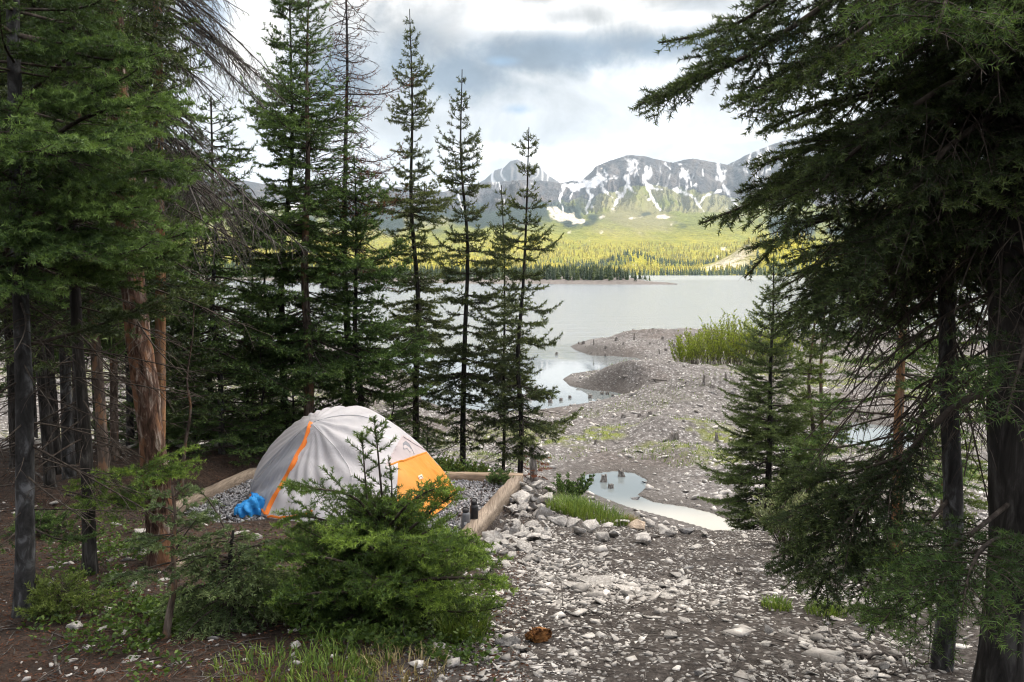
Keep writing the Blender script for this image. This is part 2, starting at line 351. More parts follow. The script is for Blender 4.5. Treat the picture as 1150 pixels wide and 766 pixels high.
# ------------------------------------------------------------------ lake
def build_lake():
    m, n = mat('lake_water'); o = n.obj()
    sx = n.node('ShaderNodeSeparateXYZ'); n.l.new(o, sx.inputs[0]); y = sx.outputs[1]
    open_ = n.rng(n.math('ADD', y, n.math('MULTIPLY', n.noise(o, 0.05, 3), 22)), 66, 88)
    w1 = n.noise(n.scale(o, (0.9, 2.2, 1)), 1.0, 5, 0.62, 0.4); w2 = n.noise(n.scale(o, (0.12, 0.30, 1)), 1.0, 4, 0.6)
    h = n.math('ADD', n.math('MULTIPLY', w1, 0.16), n.math('MULTIPLY', w2, 0.5))
    bp = n.node('ShaderNodeBump'); bp.inputs['Distance'].default_value = 1.0
    n.put(bp.inputs['Strength'], n.math('ADD', 0.006, n.math('MULTIPLY', open_, 1.0))); n.l.new(h, bp.inputs['Height'])
    col = n.mix(open_, (0.165, 0.188, 0.192), (0.235, 0.255, 0.268))
    col = n.mix(n.rng(y, 22.5, 19.5), col, (0.42, 0.40, 0.35))  # near water takes the bright sky reflection as a cream base colour
    n.out(n.bsdf(col, n.math('ADD', 0.035, n.math('MULTIPLY', open_, 0.14)), 0.5, bp.outputs[0], IOR=1.38))
    xs = np.array([-1400, -300, -60, -20, 20, 60, 300, 1400.]); ys = np.array([12, 30, 60, 120, 250, 500, 900, 1500.])
    X, Y = np.meshgrid(xs, ys); nx = len(xs); ny = len(ys)
    i = np.arange(ny-1)[:, None]*nx; j = np.arange(nx-1)[None]
    F = np.stack([i+j, i+j+1, i+nx+j+1, i+nx+j], -1).reshape(-1, 4)
    ob = add_obj('lake_water', make_mesh('lake_water', np.stack([X.ravel(), Y.ravel(), 0*X.ravel()], -1), [(F, m)]))
    tag(ob, 'pale grey rippled lake with calm blue inlets and pond', kind='structure')
build_lake()
# ------------------------------------------------------------------ far hills and mountains
RIDGE = np.array([(-600, 200), (-200, 190), (200, 200), (400, 214), (450, 210), (500, 216), (540, 207), (575, 202), (600, 204), (632, 208), (655, 203), (668, 190), (682, 184), (700, 179), (720, 177), (738, 181), (752, 184), (765, 181), (778, 180), (800, 185), (814, 187), (830, 179), (850, 170), (880, 160), (950, 150), (1100, 165), (1400, 190), (1700, 190)], float)
BACK = np.array([(380, 232), (500, 222), (530, 211), (545, 203), (556, 193), (566, 190), (573, 183), (581, 181), (592, 187), (606, 189), (613, 197), (640, 214), (700, 232)], float)
def zpx(py, Y): return CAMZ+(HOR-py)/FPX*Y
def build_hills():
    pxs = np.concatenate([np.linspace(-700, 380, 120), np.linspace(380, 920, 900)[1:], np.linspace(920, 1800, 110)[1:]])
    u = (pxs-CX)/FPX
    Ys = np.concatenate([np.linspace(1290, 2600, 120), np.linspace(2600, 4000, 110)[1:], np.linspace(4000, 6500, 420)[1:], np.linspace(6500, 7600, 40)[1:]])
    U, Y = np.meshgrid(u, Ys); PX = CX+FPX*U; X = U*Y
    rz = zpx(np.interp(PX, RIDGE[:, 0], RIDGE[:, 1]), 6500.0)
    t = np.interp(Y, [1290, 1400, 2000, 2600, 3300, 4200, 5000, 5800, 6500, 7600], [-0.002, 0.004, 0.035, 0.085, 0.20, 0.375, 0.52, 0.73, 1.0, 0.2])
    base = rz*t
    mid = 870*t; k = sstep(5600, 3600, Y); base = base*(1-k)+mid*k
    # spurs and gullies running down the fall line
    w = PX+10*fbm2(PX/40, Y/700, 3, 3)+(6500-Y)/90*fbm2(PX/160, Y*0+3.3, 2, 8)
    big = np.abs(fbm2(w/44, Y/9000, 2, 51)); small = np.abs(fbm2(w/13, Y/3000, 4, 52))
    amp = sstep(3700, 4900, Y)*sstep(6500, 5300, Y)
    hgt = base+amp*(240*(big-0.30)+110*(small-0.25))+sstep(1900, 3300, Y)*22*fbm2(X/260, Y/260, 4, 53)+sstep(4000, 5600, Y)*sstep(6540, 6400, Y)*(34*fbm2(X/150, Y/150, 5, 54)+16*fbm2(X/45, Y/60, 3, 55))
    for px, Yk, h, wx, wy in [(845, 1620, 36, 75, 110), (905, 1600, 52, 110, 130), (710, 1700, 26, 55, 130), (500, 1500, 20, 160, 120), (300, 1550, 26, 200, 140)]:
        hgt = hgt+h*np.exp(-((PX-px)/wx*2)**2-((Y-Yk)/wy)**2)
    hgt = hgt+amp*(26*(np.abs(fbm2(w/5.5, Y/1500, 3, 57))-0.25)+14*fbm2(PX/2.5, Y/60, 3, 58))
    _, VY = to_px(np.stack([X, Y, hgt], -1))
    up = hgt/870.0
    treey = np.interp(PX, [300, 560, 640, 690, 720, 770, 820, 860, 1400], [226, 232, 222, 214, 206, 212, 222, 226, 222])+9*fbm2(PX/18, VY/14, 4, 61)+10*(small-0.2)
    def streak(pts, wd):
        q = np.asarray(pts, float); d = np.full(PX.shape, 1e9)
        jx = PX+2.2*fbm2(PX/7, VY/9, 3, 64); jy = VY
        for k in range(len(q)-1):
            e = q[k+1]-q[k]; t_ = np.clip(((jx-q[k, 0])*e[0]+(jy-q[k, 1])*e[1])/(e@e), 0, 1); ww = wd*(1.25-0.8*(k+t_)/(len(q)-1))
            d = np.minimum(d, np.hypot(jx-q[k, 0]-t_*e[0], jy-q[k, 1]-t_*e[1])/ww)
        return sstep(0.85, 0.1, d+1.0*fbm2(PX/3.2, VY/5, 4, 65))*(0.65+0.35*vn2(PX/1.5, VY/2.5, 63))
    snow = 0*PX
    for pts, wd in [([(709, 184), (704, 198), (700, 214), (690, 230), (681, 246)], 4.5), ([(700, 199), (704, 210), (712, 217)], 3.0), ([(724, 190), (722, 204), (727, 217), (741, 236)], 3.6), ([(722, 205), (730, 211), (742, 213)], 3.4), ([(763, 190), (769, 202), (768, 216)], 4.2), ([(770, 196), (775, 210)], 2.6), ([(803, 186), (808, 204), (818, 222), (832, 242)], 4.0), ([(812, 192), (806, 206)], 3.0),
                    ([(758, 213), (774, 220), (788, 238)], 3.0), ([(806, 214), (790, 220), (782, 230)], 2.0), ([(657, 206), (664, 220), (658, 236), (660, 243)], 3.2), ([(672, 196), (676, 214), (686, 222)], 3.0), ([(634, 208), (628, 222), (632, 240)], 1.8), ([(646, 212), (638, 224)], 1.4), ([(744, 184), (750, 190)], 1.5), ([(785, 190), (788, 198)], 1.3), ([(850, 180), (846, 196), (852, 214)], 3.0), ([(880, 176), (888, 200), (884, 225)], 4.0), ([(560, 205), (566, 226), (563, 244)], 1.4), ([(516, 214), (520, 236)], 1.8), ([(940, 160), (950, 190), (940, 215)], 5), ([(1010, 165), (1005, 200)], 5), ([(420, 216), (428, 235)], 3), ([(330, 212), (335, 240)], 3)]:
        snow = np.maximum(snow, streak(pts, wd))
    snow = np.maximum(snow, sstep(0.05, 0.35, fbm2(PX/11, VY/8, 4, 68)+1.0*np.exp(-((PX-664)/22)**2-((VY-206)/9)**2)-0.45))
    snow = np.maximum(snow, 0.6*sstep(0.42, 0.7, fbm2(w/4.5, VY/16, 4, 59)+0.12*sstep(210, 192, VY))*sstep(225, 205, VY))
    snow *= sstep(3900, 4300, Y)
    pale = sstep(0.05, 0.30, fbm2(PX/13, VY/9, 4, 69)+0.95*np.exp(-((PX-648)/26)**2-((VY-246)/8)**2)+0.8*np.exp(-((PX-622)/14)**2-((VY-240)/10)**2)+0.8*np.exp(-((PX-746)/13)**2-((VY-244)/3)**2)+0.6*np.exp(-((PX-706)/9)**2-((VY-245)/2)**2)-0.5)
    pale = np.maximum(pale, 0.8*np.exp(-((PX-815)/30)**4-((Y-1520)/70)**4))
    rock = sstep(3, -3, VY-treey)*sstep(3800, 4300, Y)
    yel = sstep(3600, 2500, Y)
    ny, nx = X.shape; i = np.arange(ny-1)[:, None]*nx; j = np.arange(nx-1)[None]
    F = np.stack([i+j, i+j+1, i+nx+j+1, i+nx+j], -1).reshape(-1, 4)
    m, n = mat('mountain_slopes'); o = n.obj()
    za = n.node('ShaderNodeAttribute', attribute_name='zone'); sep = n.node('ShaderNodeSeparateColor'); n.l.new(za.outputs['Color'], sep.inputs[0])
    a = n.noise(n.scale(o, (1, 0.45, 1)), 0.006, 6, 0.65); b = n.noise(o, 0.05, 4, 0.7); c = n.noise(n.scale(o, (1, .3, 1)), 0.0022, 4, 0.55)
    yel_c = n.ramp(b, [(0.3, (0.115, 0.115, 0.014)), (0.55, (0.235, 0.215, 0.020)), (0.75, (0.33, 0.29, 0.03))])
    yel_c = n.mix(n.rng(a, 0.45, 0.6, 0, 0.55), yel_c, (0.105, 0.125, 0.020))
    green = n.ramp(b, [(0.3, (0.055, 0.070, 0.014)), (0.6, (0.130, 0.140, 0.028)), (0.8, (0.19, 0.185, 0.05))])
    green = n.mix(n.rng(c, 0.46, 0.58, 0, 0.6), green, (0.16, 0.14, 0.085))
    forest = n.mix(za.outputs['Alpha'], green, yel_c)
    forest = n.mix(n.attr('conifer_shade'), forest, (0.016, 0.026, 0.020))  # dark tone also paints shadow of clouds into the forest colour
    rockc = n.ramp(a, [(0.3, (0.038, 0.033, 0.032)), (0.55, (0.080, 0.068, 0.062)), (0.8, (0.150, 0.130, 0.115))])
    rockc = n.mix(n.rng(sep.outputs[0], 0.5, 1.0), tuple([0.036, 0.034, 0.036]), rockc)
    col = n.mix(n.rng(sep.outputs[0], 0.0, 0.4), forest, rockc)
    col = n.mix(n.math('MULTIPLY', sep.outputs[2], n.rng(b, 0.3, 0.55)), col, (0.46, 0.41, 0.36))
    col = n.mix(sep.outputs[1], col, (0.62, 0.62, 0.65))
    n.out(n.bsdf(col, 0.95, 0.1, n.bump(n.math('ADD', b, a), 0.6, 25.0)))
    rock = rock*(0.5+0.5*np.clip(0.5+fbm2(w/6.0, VY/12, 4, 62), 0, 1))
    flank_shade = np.clip(sstep(0.0, 0.5, fbm2(PX/20, VY/12, 4, 161)+1.3*np.exp(-((PX-575)/75)**4-((VY-232)/24)**4)+1.1*np.exp(-((PX-668)/16)**2-((VY-243)/8)**2)+1.0*np.exp(-((PX-905)/60)**4-((VY-255)/13)**4)+0.9*np.exp(-((PX-420)/110)**4-((VY-240)/26)**4)-0.35), 0, 1)*(1-0.8*pale)  # dark stands by noise, plus flank patches painting the clouds' shadow into colour
    zone = np.stack([rock, snow, pale, yel], -1).reshape(-1, 4)
    V = np.stack([X, Y, hgt], -1).reshape(-1, 3)
    tag(add_obj('mountain_range', make_mesh('mountain_range', V, [(F, m)], {'zone': zone, 'conifer_shade': flank_shade.ravel()}, True)), 'green forested mountain with snow gullies below grey rock crest', kind='structure')
    # farther blue peak
    px2 = np.linspace(380, 700, 330); Y2 = np.linspace(8200, 9600, 70); P2, YY = np.meshgrid(px2, Y2); XX = (P2-CX)/FPX*YY
    rz2 = zpx(np.interp(P2, BACK[:, 0], BACK[:, 1]), 9400.0); tt = np.interp(YY, [8200, 9400, 9600], [0.25, 1.0, 0.85])
    nz = np.abs(fbm2((P2+8*fbm2(P2/20, YY/300, 2, 4))/16, YY/3000, 3, 71)); H2 = rz2*tt+sstep(8200, 8600, YY)*sstep(9390, 9000, YY)*190*(nz-0.2)
    sn2 = sstep(0.10, 0.03, nz)*sstep(0.55, 0.75, H2/1250)*0.9
    z2 = np.stack([np.ones_like(H2), sn2, 0*H2, 0*H2], -1).reshape(-1, 4)
    ny, nx = XX.shape; i = np.arange(ny-1)[:, None]*nx; j = np.arange(nx-1)[None]
    F = np.stack([i+j, i+j+1, i+nx+j+1, i+nx+j], -1).reshape(-1, 4)
    tag(add_obj('mountain_peak', make_mesh('mountain_peak', np.stack([XX, YY, H2], -1).reshape(-1, 3), [(F, m)], {'zone': z2}, True)), 'distant blue rocky peak with snow streaks behind the ridge', kind='structure')
    return U[0], Ys, hgt
HU, HY, HH = build_hills()
def hill_z(x, y):
    u = x/y; a = np.clip(np.searchsorted(HU, u), 1, len(HU)-1); b = np.clip(np.searchsorted(HY, y), 1, len(HY)-1)
    return HH[b, a]
# wooded point across the lake
def build_point():
    u = np.linspace(-0.62, 0.195, 240); v = np.linspace(0, 1, 24)
    U, Vv = np.meshgrid(u, v); near = np.interp(U, [-0.62, -0.3, -0.05, 0.12, 0.195], [620, 560, 425, 395, 390])
    far = np.interp(U, [-0.62, -0.3, 0.0, 0.10, 0.17, 0.195], [800, 700, 520, 470, 410, 391])
    Y = near+(far-near)*Vv; X = U*Y
    H = 3.2*np.sin(np.pi*np.clip(Vv, 0, 1))**0.6*sstep(0.195, 0.12, U)+0.7*fbm2(X/9, Y/9, 3, 81)*np.sin(np.pi*Vv)-0.25+0.5*np.sin(np.pi*Vv)
    ny, nx = X.shape; i = np.arange(ny-1)[:, None]*nx; j = np.arange(nx-1)[None]
    F = np.stack([i+j, i+j+1, i+nx+j+1, i+nx+j], -1).reshape(-1, 4)
    m, n = mat('shore_stones'); o = n.obj()
    n.out(n.bsdf(n.ramp(n.noise(o, 0.6, 5, 0.7), [(0.3, (0.10, 0.088, 0.08)), (0.6, (0.21, 0.19, 0.175)), (0.8, (0.30, 0.28, 0.26))]), 0.9, 0.2))
    tag(add_obj('far_shore_ground', make_mesh('far_shore', np.stack([X, Y, H], -1).reshape(-1, 3), [(F, m)], None, True)), 'low stony point reaching into the lake', kind='structure')
build_point()
def conifer_cloud(name, x, y, z, h, w, matn, label, rng, tiers=5, sides=6):
    """many jagged little conifers in one far-off wood: each a stack of ragged skirts"""
    N = len(x); Vs = []; Fs = []; T = []
    tint0 = rng.random(N)*0.75
    base = 0
    for k in range(tiers):
        z0 = h*(0.08+0.86*k/tiers); z1 = h*(0.08+0.86*(k+1.55)/tiers); z1 = np.minimum(z1, h*1.02)
        r = w*(1-(k/tiers)**1.1)*(0.8+0.4*rng.random(N))
        th = rng.random(N)[:, None]*6.28+np.arange(sides)*2*math.pi/sides
        rr = r[:, None]*(0.45+0.75*rng.random((N, sides))); zz = z0[:, None]+h[:, None]*0.06*(rng.random((N, sides))-0.5)
        ring = np.stack([x[:, None]+rr*np.cos(th), y[:, None]+rr*np.sin(th), z[:, None]+zz], -1)
        tip = np.stack([x, y, z+z1], -1)[:, None, :]
        V = np.concatenate([ring, tip], 1); b = base+np.arange(N)[:, None]*(sides+1); j = np.arange(sides)[None]
        F = np.stack(np.broadcast_arrays(b+j, b+(j+1) % sides, b+sides+0*j), -1).reshape(-1, 3)
        Vs.append(V.reshape(-1, 3)); Fs.append(F); base += N*(sides+1)
        tt = np.broadcast_to((tint0+0.12*k/tiers)[:, None], (N, sides+1))+0.15*rng.random((N, sides+1)); T.append(tt.ravel())
    me = make_mesh(name, np.concatenate(Vs), [(np.concatenate(Fs), M[matn])], {'tint': np.clip(np.concatenate(T), 0, 1)})
    return tag(add_obj(name, me), label, kind='stuff')
def build_far_woods():
    rng = np.random.default_rng(5)
    N = 2600; u = rng.uniform(-0.60, 0.165, N); v = rng.uniform(0.12, 0.95, N)
    near = np.interp(u, [-0.62, -0.3, -0.05, 0.12, 0.195], [620, 560, 425, 395, 390]); far = np.interp(u, [-0.62, -0.3, 0.0, 0.10, 0.17, 0.195], [800, 700, 520, 470, 410, 391])
    y = near+(far-near)*v; x = u*y; hz = 2.0*np.sin(np.pi*v)**0.6
    keep = rng.random(N) < np.interp(u, [-0.6, 0.11, 0.135, 0.165], [1, 1, 0.45, 0.10]); h = rng.uniform(4.5, 9.0, N)*np.interp(u, [0.08, 0.135, 0.165], [1, 0.85, 0.35])*np.interp(u, [-0.6, -0.1], [1.7, 1.0])
    conifer_cloud('far_conifer_wood', x[keep], y[keep], hz[keep], h[keep], h[keep]*0.20, 'far_leaf', 'dark green wood of conifers on the far point of the lake', rng)
    N = 16000; y = 1300+1500*rng.random(N)**1.6; u = rng.uniform(-0.62, 0.62, N); x = u*y; z = hill_z(x, y)
    PX = CX+FPX*u; bare = np.exp(-((PX-815)/30)**4-((y-1520)/70)**4) > 0.5
    dens = vn2(x/90, y/90, 9); k = (~bare) & (rng.random(N) < 0.35+0.65*dens)
    h = rng.uniform(7, 13, N)
    dark = (vn2(x/160, y/110, 12) > 0.62) & (y < 1900)
    conifer_cloud('far_larch_wood', x[k & ~dark], y[k & ~dark], z[k & ~dark], h[k & ~dark], h[k & ~dark]*0.30, 'far_yellow', 'sunlit yellow green wood on the plain beyond the lake', rng, 3, 5)
    conifer_cloud('far_shore_wood', x[k & dark], y[k & dark], z[k & dark], h[k & dark], h[k & dark]*0.24, 'far_leaf', 'dark conifers in clumps on the plain beyond the lake', rng, 3, 5)
build_far_woods()
# ------------------------------------------------------------------ trees
def interp_poly(P, s):
    """P (N,K,3), s (N,M) in 0..1 -> pos, tangent (N,M,3)"""
    N, K, _ = P.shape; f = np.clip(s, 0, 1)*(K-1); i = np.minimum(f.astype(int), K-2); f = (f-i)[..., None]
    n = np.arange(N)[:, None]; a = P[n, i]; b = P[n, i+1]
    return a+(b-a)*f, nrm(b-a)
def ramify(P, L, spacing, lenf, ang, rng, s0=0.12, K=5, grav=0.12, jit=0.25, flat=0.25, mmin=3, mmax=60):
    """side twigs left and right of parent polylines; returns polylines, lengths, s on parent"""
    N = len(P); m = int(np.clip(np.ceil(np.max(L)/spacing), mmin, mmax))
    cnt = np.clip(np.ceil(L/spacing), mmin, mmax)
    s = (np.arange(m)[None]+rng.random((N, m)))/cnt[:, None]; s = s0+(1-s0)*s; ok = s < 0.985
    side = np.where((np.arange(m)[None]+rng.integers(0, 2, (N, 1))) % 2 == 0, 1.0, -1.0)
    pos, T = interp_poly(P, s)
    lat = nrm(np.cross(T, np.array([0, 0, 1.0]))+1e-6); upv = np.cross(lat, T)
    a = ang*(1+0.25*(rng.random((N, m))-0.5))
    d = np.cos(a)[..., None]*T+np.sin(a)[..., None]*side[..., None]*lat+upv*(flat*(rng.random((N, m))-0.35))[..., None]+jit*(rng.random((N, m, 3))-0.5)
    d = nrm(d); l = lenf(s, L[:, None])*(0.65+0.6*rng.random((N, m)))
    t = np.linspace(0, 1, K)[None, None, :, None]
    Q = pos[:, :, None, :]+d[:, :, None, :]*l[..., None, None]*t+np.array([0, 0, -1.0])*grav*l[..., None, None]*t**2+T[:, :, None, :]*0.12*l[..., None, None]*t**2
    Q = Q+(0.04+0.12*jit)*l[..., None, None]*t*(rng.random(Q.shape)-0.5)
    ok &= l > 0.012
    return Q[ok], l[ok], s[ok], np.broadcast_to(np.arange(N)[:, None], s.shape)[ok]
def needles(mb, P, L, tint, rng, nl, nw, dens, matn, s0=0.1, fwd=0.75, upb=0.25, tipb=0.5, cap=900000):
    cnt = np.maximum(1, np.round(L*dens*(0.85+0.3*rng.random(len(L))))).astype(int)
    if cnt.sum() > cap: cnt = np.maximum(1, (cnt*cap/cnt.sum()).astype(int))
    idx = np.repeat(np.arange(len(P)), cnt); n = len(idx)
    if n == 0: return
    s = s0+(1-s0)*rng.random(n); Pn = P[idx]; K = P.shape[1]
    f = s*(K-1); i = np.minimum(f.astype(int), K-2); f = (f-i)[:, None]; r_ = np.arange(n)
    a = Pn[r_, i]; b = Pn[r_, i+1]; pos = a+(b-a)*f; T = nrm(b-a)
    lat = nrm(np.cross(T, np.array([0, 0, 1.0]))+1e-6); up = np.cross(lat, T)
    ph = rng.random(n)*2*math.pi
    perp = nrm(np.cos(ph)[:, None]*lat+(np.sin(ph)+upb)[:, None]*up)
    fw = fwd*(0.7+0.6*rng.random(n))
    d = nrm(fw[:, None]*T+perp); ln = nl*(0.7+0.5*rng.random(n))*np.where(s > 0.93, 0.9, 1)
    w = nrm(np.cross(d, rng.normal(size=(n, 3))))*(nw*0.5)
    V = np.stack([pos-w, pos+w, pos+d*ln[:, None]], 1).reshape(-1, 3)
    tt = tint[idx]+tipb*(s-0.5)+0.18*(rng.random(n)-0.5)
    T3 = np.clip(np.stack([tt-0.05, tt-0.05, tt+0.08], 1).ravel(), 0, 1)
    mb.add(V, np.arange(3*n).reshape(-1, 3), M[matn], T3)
def boughs(mb, P, L, rng, o):
    """foliage and twigs on limb polylines P (N,K,3)"""
    wood = M[o.get('twigm', 'twig')]
    K = P.shape[1]; t = np.linspace(0, 1, K)[None]
    rb = o.get('rb', 0.011)*np.maximum(L, 0.15)[:, None]*(1-0.86*t)+0.0012
    v, f = tubes(P, rb, 5); mb.add(v, f, wood)
    wf = o.get('wf', 0.42); s0 = o.get('s0', 0.2)
    pw = o.get('pw', 0.8)
    def l2(s, Lx): return np.minimum(wf*Lx*(np.minimum(1, (s-s0*0.6)*4.5)*(1-s)**pw+0.10), o.get('l2max', 0.6))
    Q, l, s, par = ramify(P, L, o.get('sp2', 0.06), l2, o.get('ang', 0.95), rng, s0, 5, o.get('grav', 0.12), o.get('jit', 0.25), o.get('flat', 0.3))
    if not len(Q): return
    r2 = np.maximum(0.0035*np.sqrt(l/0.3), 0.0012)[:, None]*np.linspace(1, 0.35, 5)[None]*o.get('r2', 1)
    v, f = tubes(Q, r2, 3); mb.add(v, f, wood)
    n = o.get('needle')
    btint = rng.random(len(P))
    base = o.get('tint', 0.42)
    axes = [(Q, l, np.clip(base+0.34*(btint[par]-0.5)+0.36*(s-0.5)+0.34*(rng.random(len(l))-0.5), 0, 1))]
    if o.get('lev3', True):
        big = l > o.get('l3min', 0.10)
        if big.any():
            Q3, l3, s3, p3 = ramify(Q[big], l[big], o.get('sp3', 0.035), lambda s, Lx: np.minimum(0.42*Lx*((1-s)**0.8)+0.02, o.get('l3max', 0.14)), 0.85, rng, 0.15, 3, o.get('grav', 0.12), 0.45, 0.7, 2, 16)
            if len(Q3):
                if o.get('tube3', False):
                    v, f = tubes(Q3, np.full((len(Q3), 3), 0.0014*o.get('r2', 1))*np.array([[1, .8, .4]]), 3); mb.add(v, f, wood)
                axes.append((Q3, l3, np.clip(axes[0][2][big][p3]+0.12*(s3-0.3)+0.1*(rng.random(len(l3))-0.5), 0, 1)))
    if n:
        mn = o.get('nm', 'needle_fir'); fall = o.get('bare', 0.0)
        for q, ll, tt in axes:
            k = rng.random(len(q)) >= fall
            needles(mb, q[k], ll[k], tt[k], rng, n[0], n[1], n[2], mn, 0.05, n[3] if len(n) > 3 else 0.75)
        if o.get('tipneedles', True):
            k0 = K//2; needles(mb, P[:, k0:], L*0.5, np.clip(base+0.1*(btint-0.5), 0, 1), rng, n[0], n[1], n[2], mn)
def trunk_mesh(path, r0, r1, bark, rng, sides=16, rings=60, flare=0.5, rough=0.06, name='trunk', parent=None, base=None):
    P = cat_rom(path, rings); t = np.linspace(0, 1, rings)
    seglen = np.concatenate([[0], np.cumsum(np.linalg.norm(np.diff(P, axis=0), axis=1))])
    r = (r0+(r1-r0)*t)*(1+flare*np.exp(-seglen/0.13))
    V, F = tubes(P[None], r[None], sides)
    a = np.tile(np.arange(sides), rings); k = np.repeat(np.arange(rings), sides); sd = int(rng.integers(1e6))
    th = a*2*math.pi/sides; off = fbm2(np.cos(th)*2+seglen[k]*0.4, np.sin(th)*2+seglen[k]*5, 4, sd)
    C = P[k]; V = C+(V-C)*(1+rough*2*off)[:, None]
    mb = MB(); mb.add(V, F, M[bark]); return mb.build(name, parent, origin=base)
def make_tree(name, label, cat, xy, H, r0, o, group=None, seed=1, top=None, path=None, extra=None, base_z=None):
    """one of the conifers: Empty at its foot > trunk, crown (wood and needles), deadwood"""
    rng = np.random.default_rng(seed); x, y = xy
    z = g1(x, y) if base_z is None else base_z
    base = np.array([x, y, z]); root = empty(name, base, label, cat, group)
    if path is None:
        tp = np.array([x+rng.normal()*0.02*H, y+rng.normal()*0.02*H, z+H]) if top is None else np.asarray(top, float)
        w = o.get('wob', 0.015)*H
        path = [base-[0, 0, 0.12]]+[base+(tp-base)*f+np.array([rng.normal()*w, rng.normal()*w, 0])*math.sin(f*3.14) for f in (0.2, 0.4, 0.6, 0.8)]+[tp]
    path = np.asarray(path, float); tp = path[-1]; H = tp[2]-z
    trunk_mesh(path, r0, o.get('rtop', 0.006), o.get('bark', 'bark_dark'), rng, o.get('sides', 12), o.get('rings', 50), o.get('flare', 0.5), o.get('rough', 0.06), 'trunk', root, base)
    spine = cat_rom(path, 200)
    mb = MB()
    def limb_set(c0, c1, prof, nwh, per, e_lo, e_hi, droop, tipup, K=9, jl=0.35, azf=None):
        out = []; LL = []
        for i in range(nwh):
            f = c0+(c1-c0)*(i+rng.random()*0.8)/nwh; zz = z+f*H
            kk = int(np.clip(np.searchsorted(spine[:, 2], zz), 0, 199)); p0 = spine[kk]
            n = max(1, int(round(per*(0.7+0.6*rng.random())))); a0 = rng.random()*6.283
            for b in range(n):
                az = a0+b*6.283/n+rng.normal()*0.35
                g = (f-c0)/(c1-c0); L = prof(g)*(1-jl+2*jl*rng.random())*(azf(az) if azf else 1)
                if L < 0.03: continue
                e = e_lo+(e_hi-e_lo)*g+rng.normal()*0.12
                s = np.linspace(0, 1, K); dr = droop*(0.7+0.6*rng.random()); tu = tipup*(0.5+rng.random())
                rad = L*s*math.cos(e); zc = L*(math.sin(e)*s-dr*s**1.6+tu*s**3.2)
                wig = 0.06*L*np.sin(s*rng.uniform(2, 5)+rng.random()*6)*s
                out.append(np.stack([p0[0]+rad*math.cos(az)-wig*math.sin(az), p0[1]+rad*math.sin(az)+wig*math.cos(az), p0[2]+zc], -1)); LL.append(L)
        return np.array(out), np.array(LL)
    P, L = limb_set(o.get('c0', 0.2), o.get('c1', 0.99), o['prof'], o['nwh'], o['per'], o.get('e_lo', -0.25), o.get('e_hi', 0.7), o.get('droop', 0.25), o.get('tipup', 0.2), azf=o.get('azf'))
    if len(P): boughs(mb, P, L, rng, o)
    if extra:
        for pts, oo in extra:
            Q = cat_rom(pts, 14)[None]; LQ = np.array([np.linalg.norm(np.diff(Q[0], axis=0), axis=1).sum()])
            q = dict(o); q.update(oo); boughs(mb, Q, LQ, rng, q)
    mb.build('crown', root, origin=base)
    if o.get('dead'):
        dd = o['dead']; md = MB()
        P, L = limb_set(dd.get('c0', 0.08), dd.get('c1', 0.35), lambda g: dd.get('L', 0.5), dd['n'], 2.5, dd.get('e', -0.2), dd.get('e', -0.2), dd.get('droop', 0.2), 0.05, jl=0.6)
        boughs(md, P, L, rng, dict(twigm=dd.get('m', 'twig'), rb=dd.get('rb', 0.008), sp2=dd.get('sp2', 0.10), wf=0.4, s0=0.25, lev3=dd.get('lev3', True), sp3=dd.get('sp3', 0.08), tube3=True, grav=dd.get('grav', 0.4), r2=dd.get('r2', 1.0), flat=0.6))
        md.build('deadwood', root, origin=base)
    return root
def px_w(w, Y): return w/FPX*Y/2
NEAR = (0.024, 0.0046, 520)      # needle length, width, per metre of twig
MIDN = (0.036, 0.0085, 260)
FARN = (0.048, 0.0135, 165)
def slim(label, px, toppy, Y, wpx, Rlo, Rhi, seed, name='slender_spruce', topx=None, group='slender spruces between tent and lake', **kw):
    x = (px-CX)/FPX*Y; z = g1(x, Y); tp = at(topx if topx is not None else px, toppy, Y); H = tp[2]-z
    o = dict(prof=lambda g: Rlo*(1-g)**0.5*(0.62+0.38*min(1, g*6+0.2))*(1-0.30*math.sin(g*23+seed))*(1-0.2*math.sin(g*61+2*seed))+Rhi*0.04, nwh=int(H*5.8), per=5.6, c0=0.13, c1=0.985, e_lo=-0.45, e_hi=0.55, droop=0.22, tipup=0.42,
             needle=FARN, nm='needle_spruce', sp2=0.06, wf=0.46, lev3=True, sp3=0.06, l3min=0.12, bark='bark_dark', sides=8, wob=0.008, tint=0.44, bare=0.1, s0=0.12, dead=dict(n=int(H*3), c0=0.04, c1=0.34, L=0.5, rb=0.007, r2=1.3, sp2=0.12, lev3=False))
    o.update(kw)
    return make_tree(name, label, 'spruce tree', (x, Y), H, px_w(wpx, Y), o, group, seed, top=tp)
slim('slender dark spruce with a dense columnar crown, second tallest before the lake', 466, 10, 14.0, 8.5, 0.66, 0.2, 11, topx=460)
slim('slender spruce with open ragged boughs rising beside the dense columnar one', 519, 78, 13.0, 7.5, 0.62, 0.2, 12)
slim('thin wispy young spruce squeezed close to a taller one', 563, 208, 13.2, 4.5, 0.42, 0.2, 13, dead=dict(n=24, c0=0.05, c1=0.5, L=0.42, rb=0.006, r2=1.2, sp2=0.12, lev3=False), c0=0.3)
slim('shortest of the full slender spruces, pointed top before the snowy mountain', 582, 143, 12.4, 7, 0.55, 0.2, 14, topx=594)
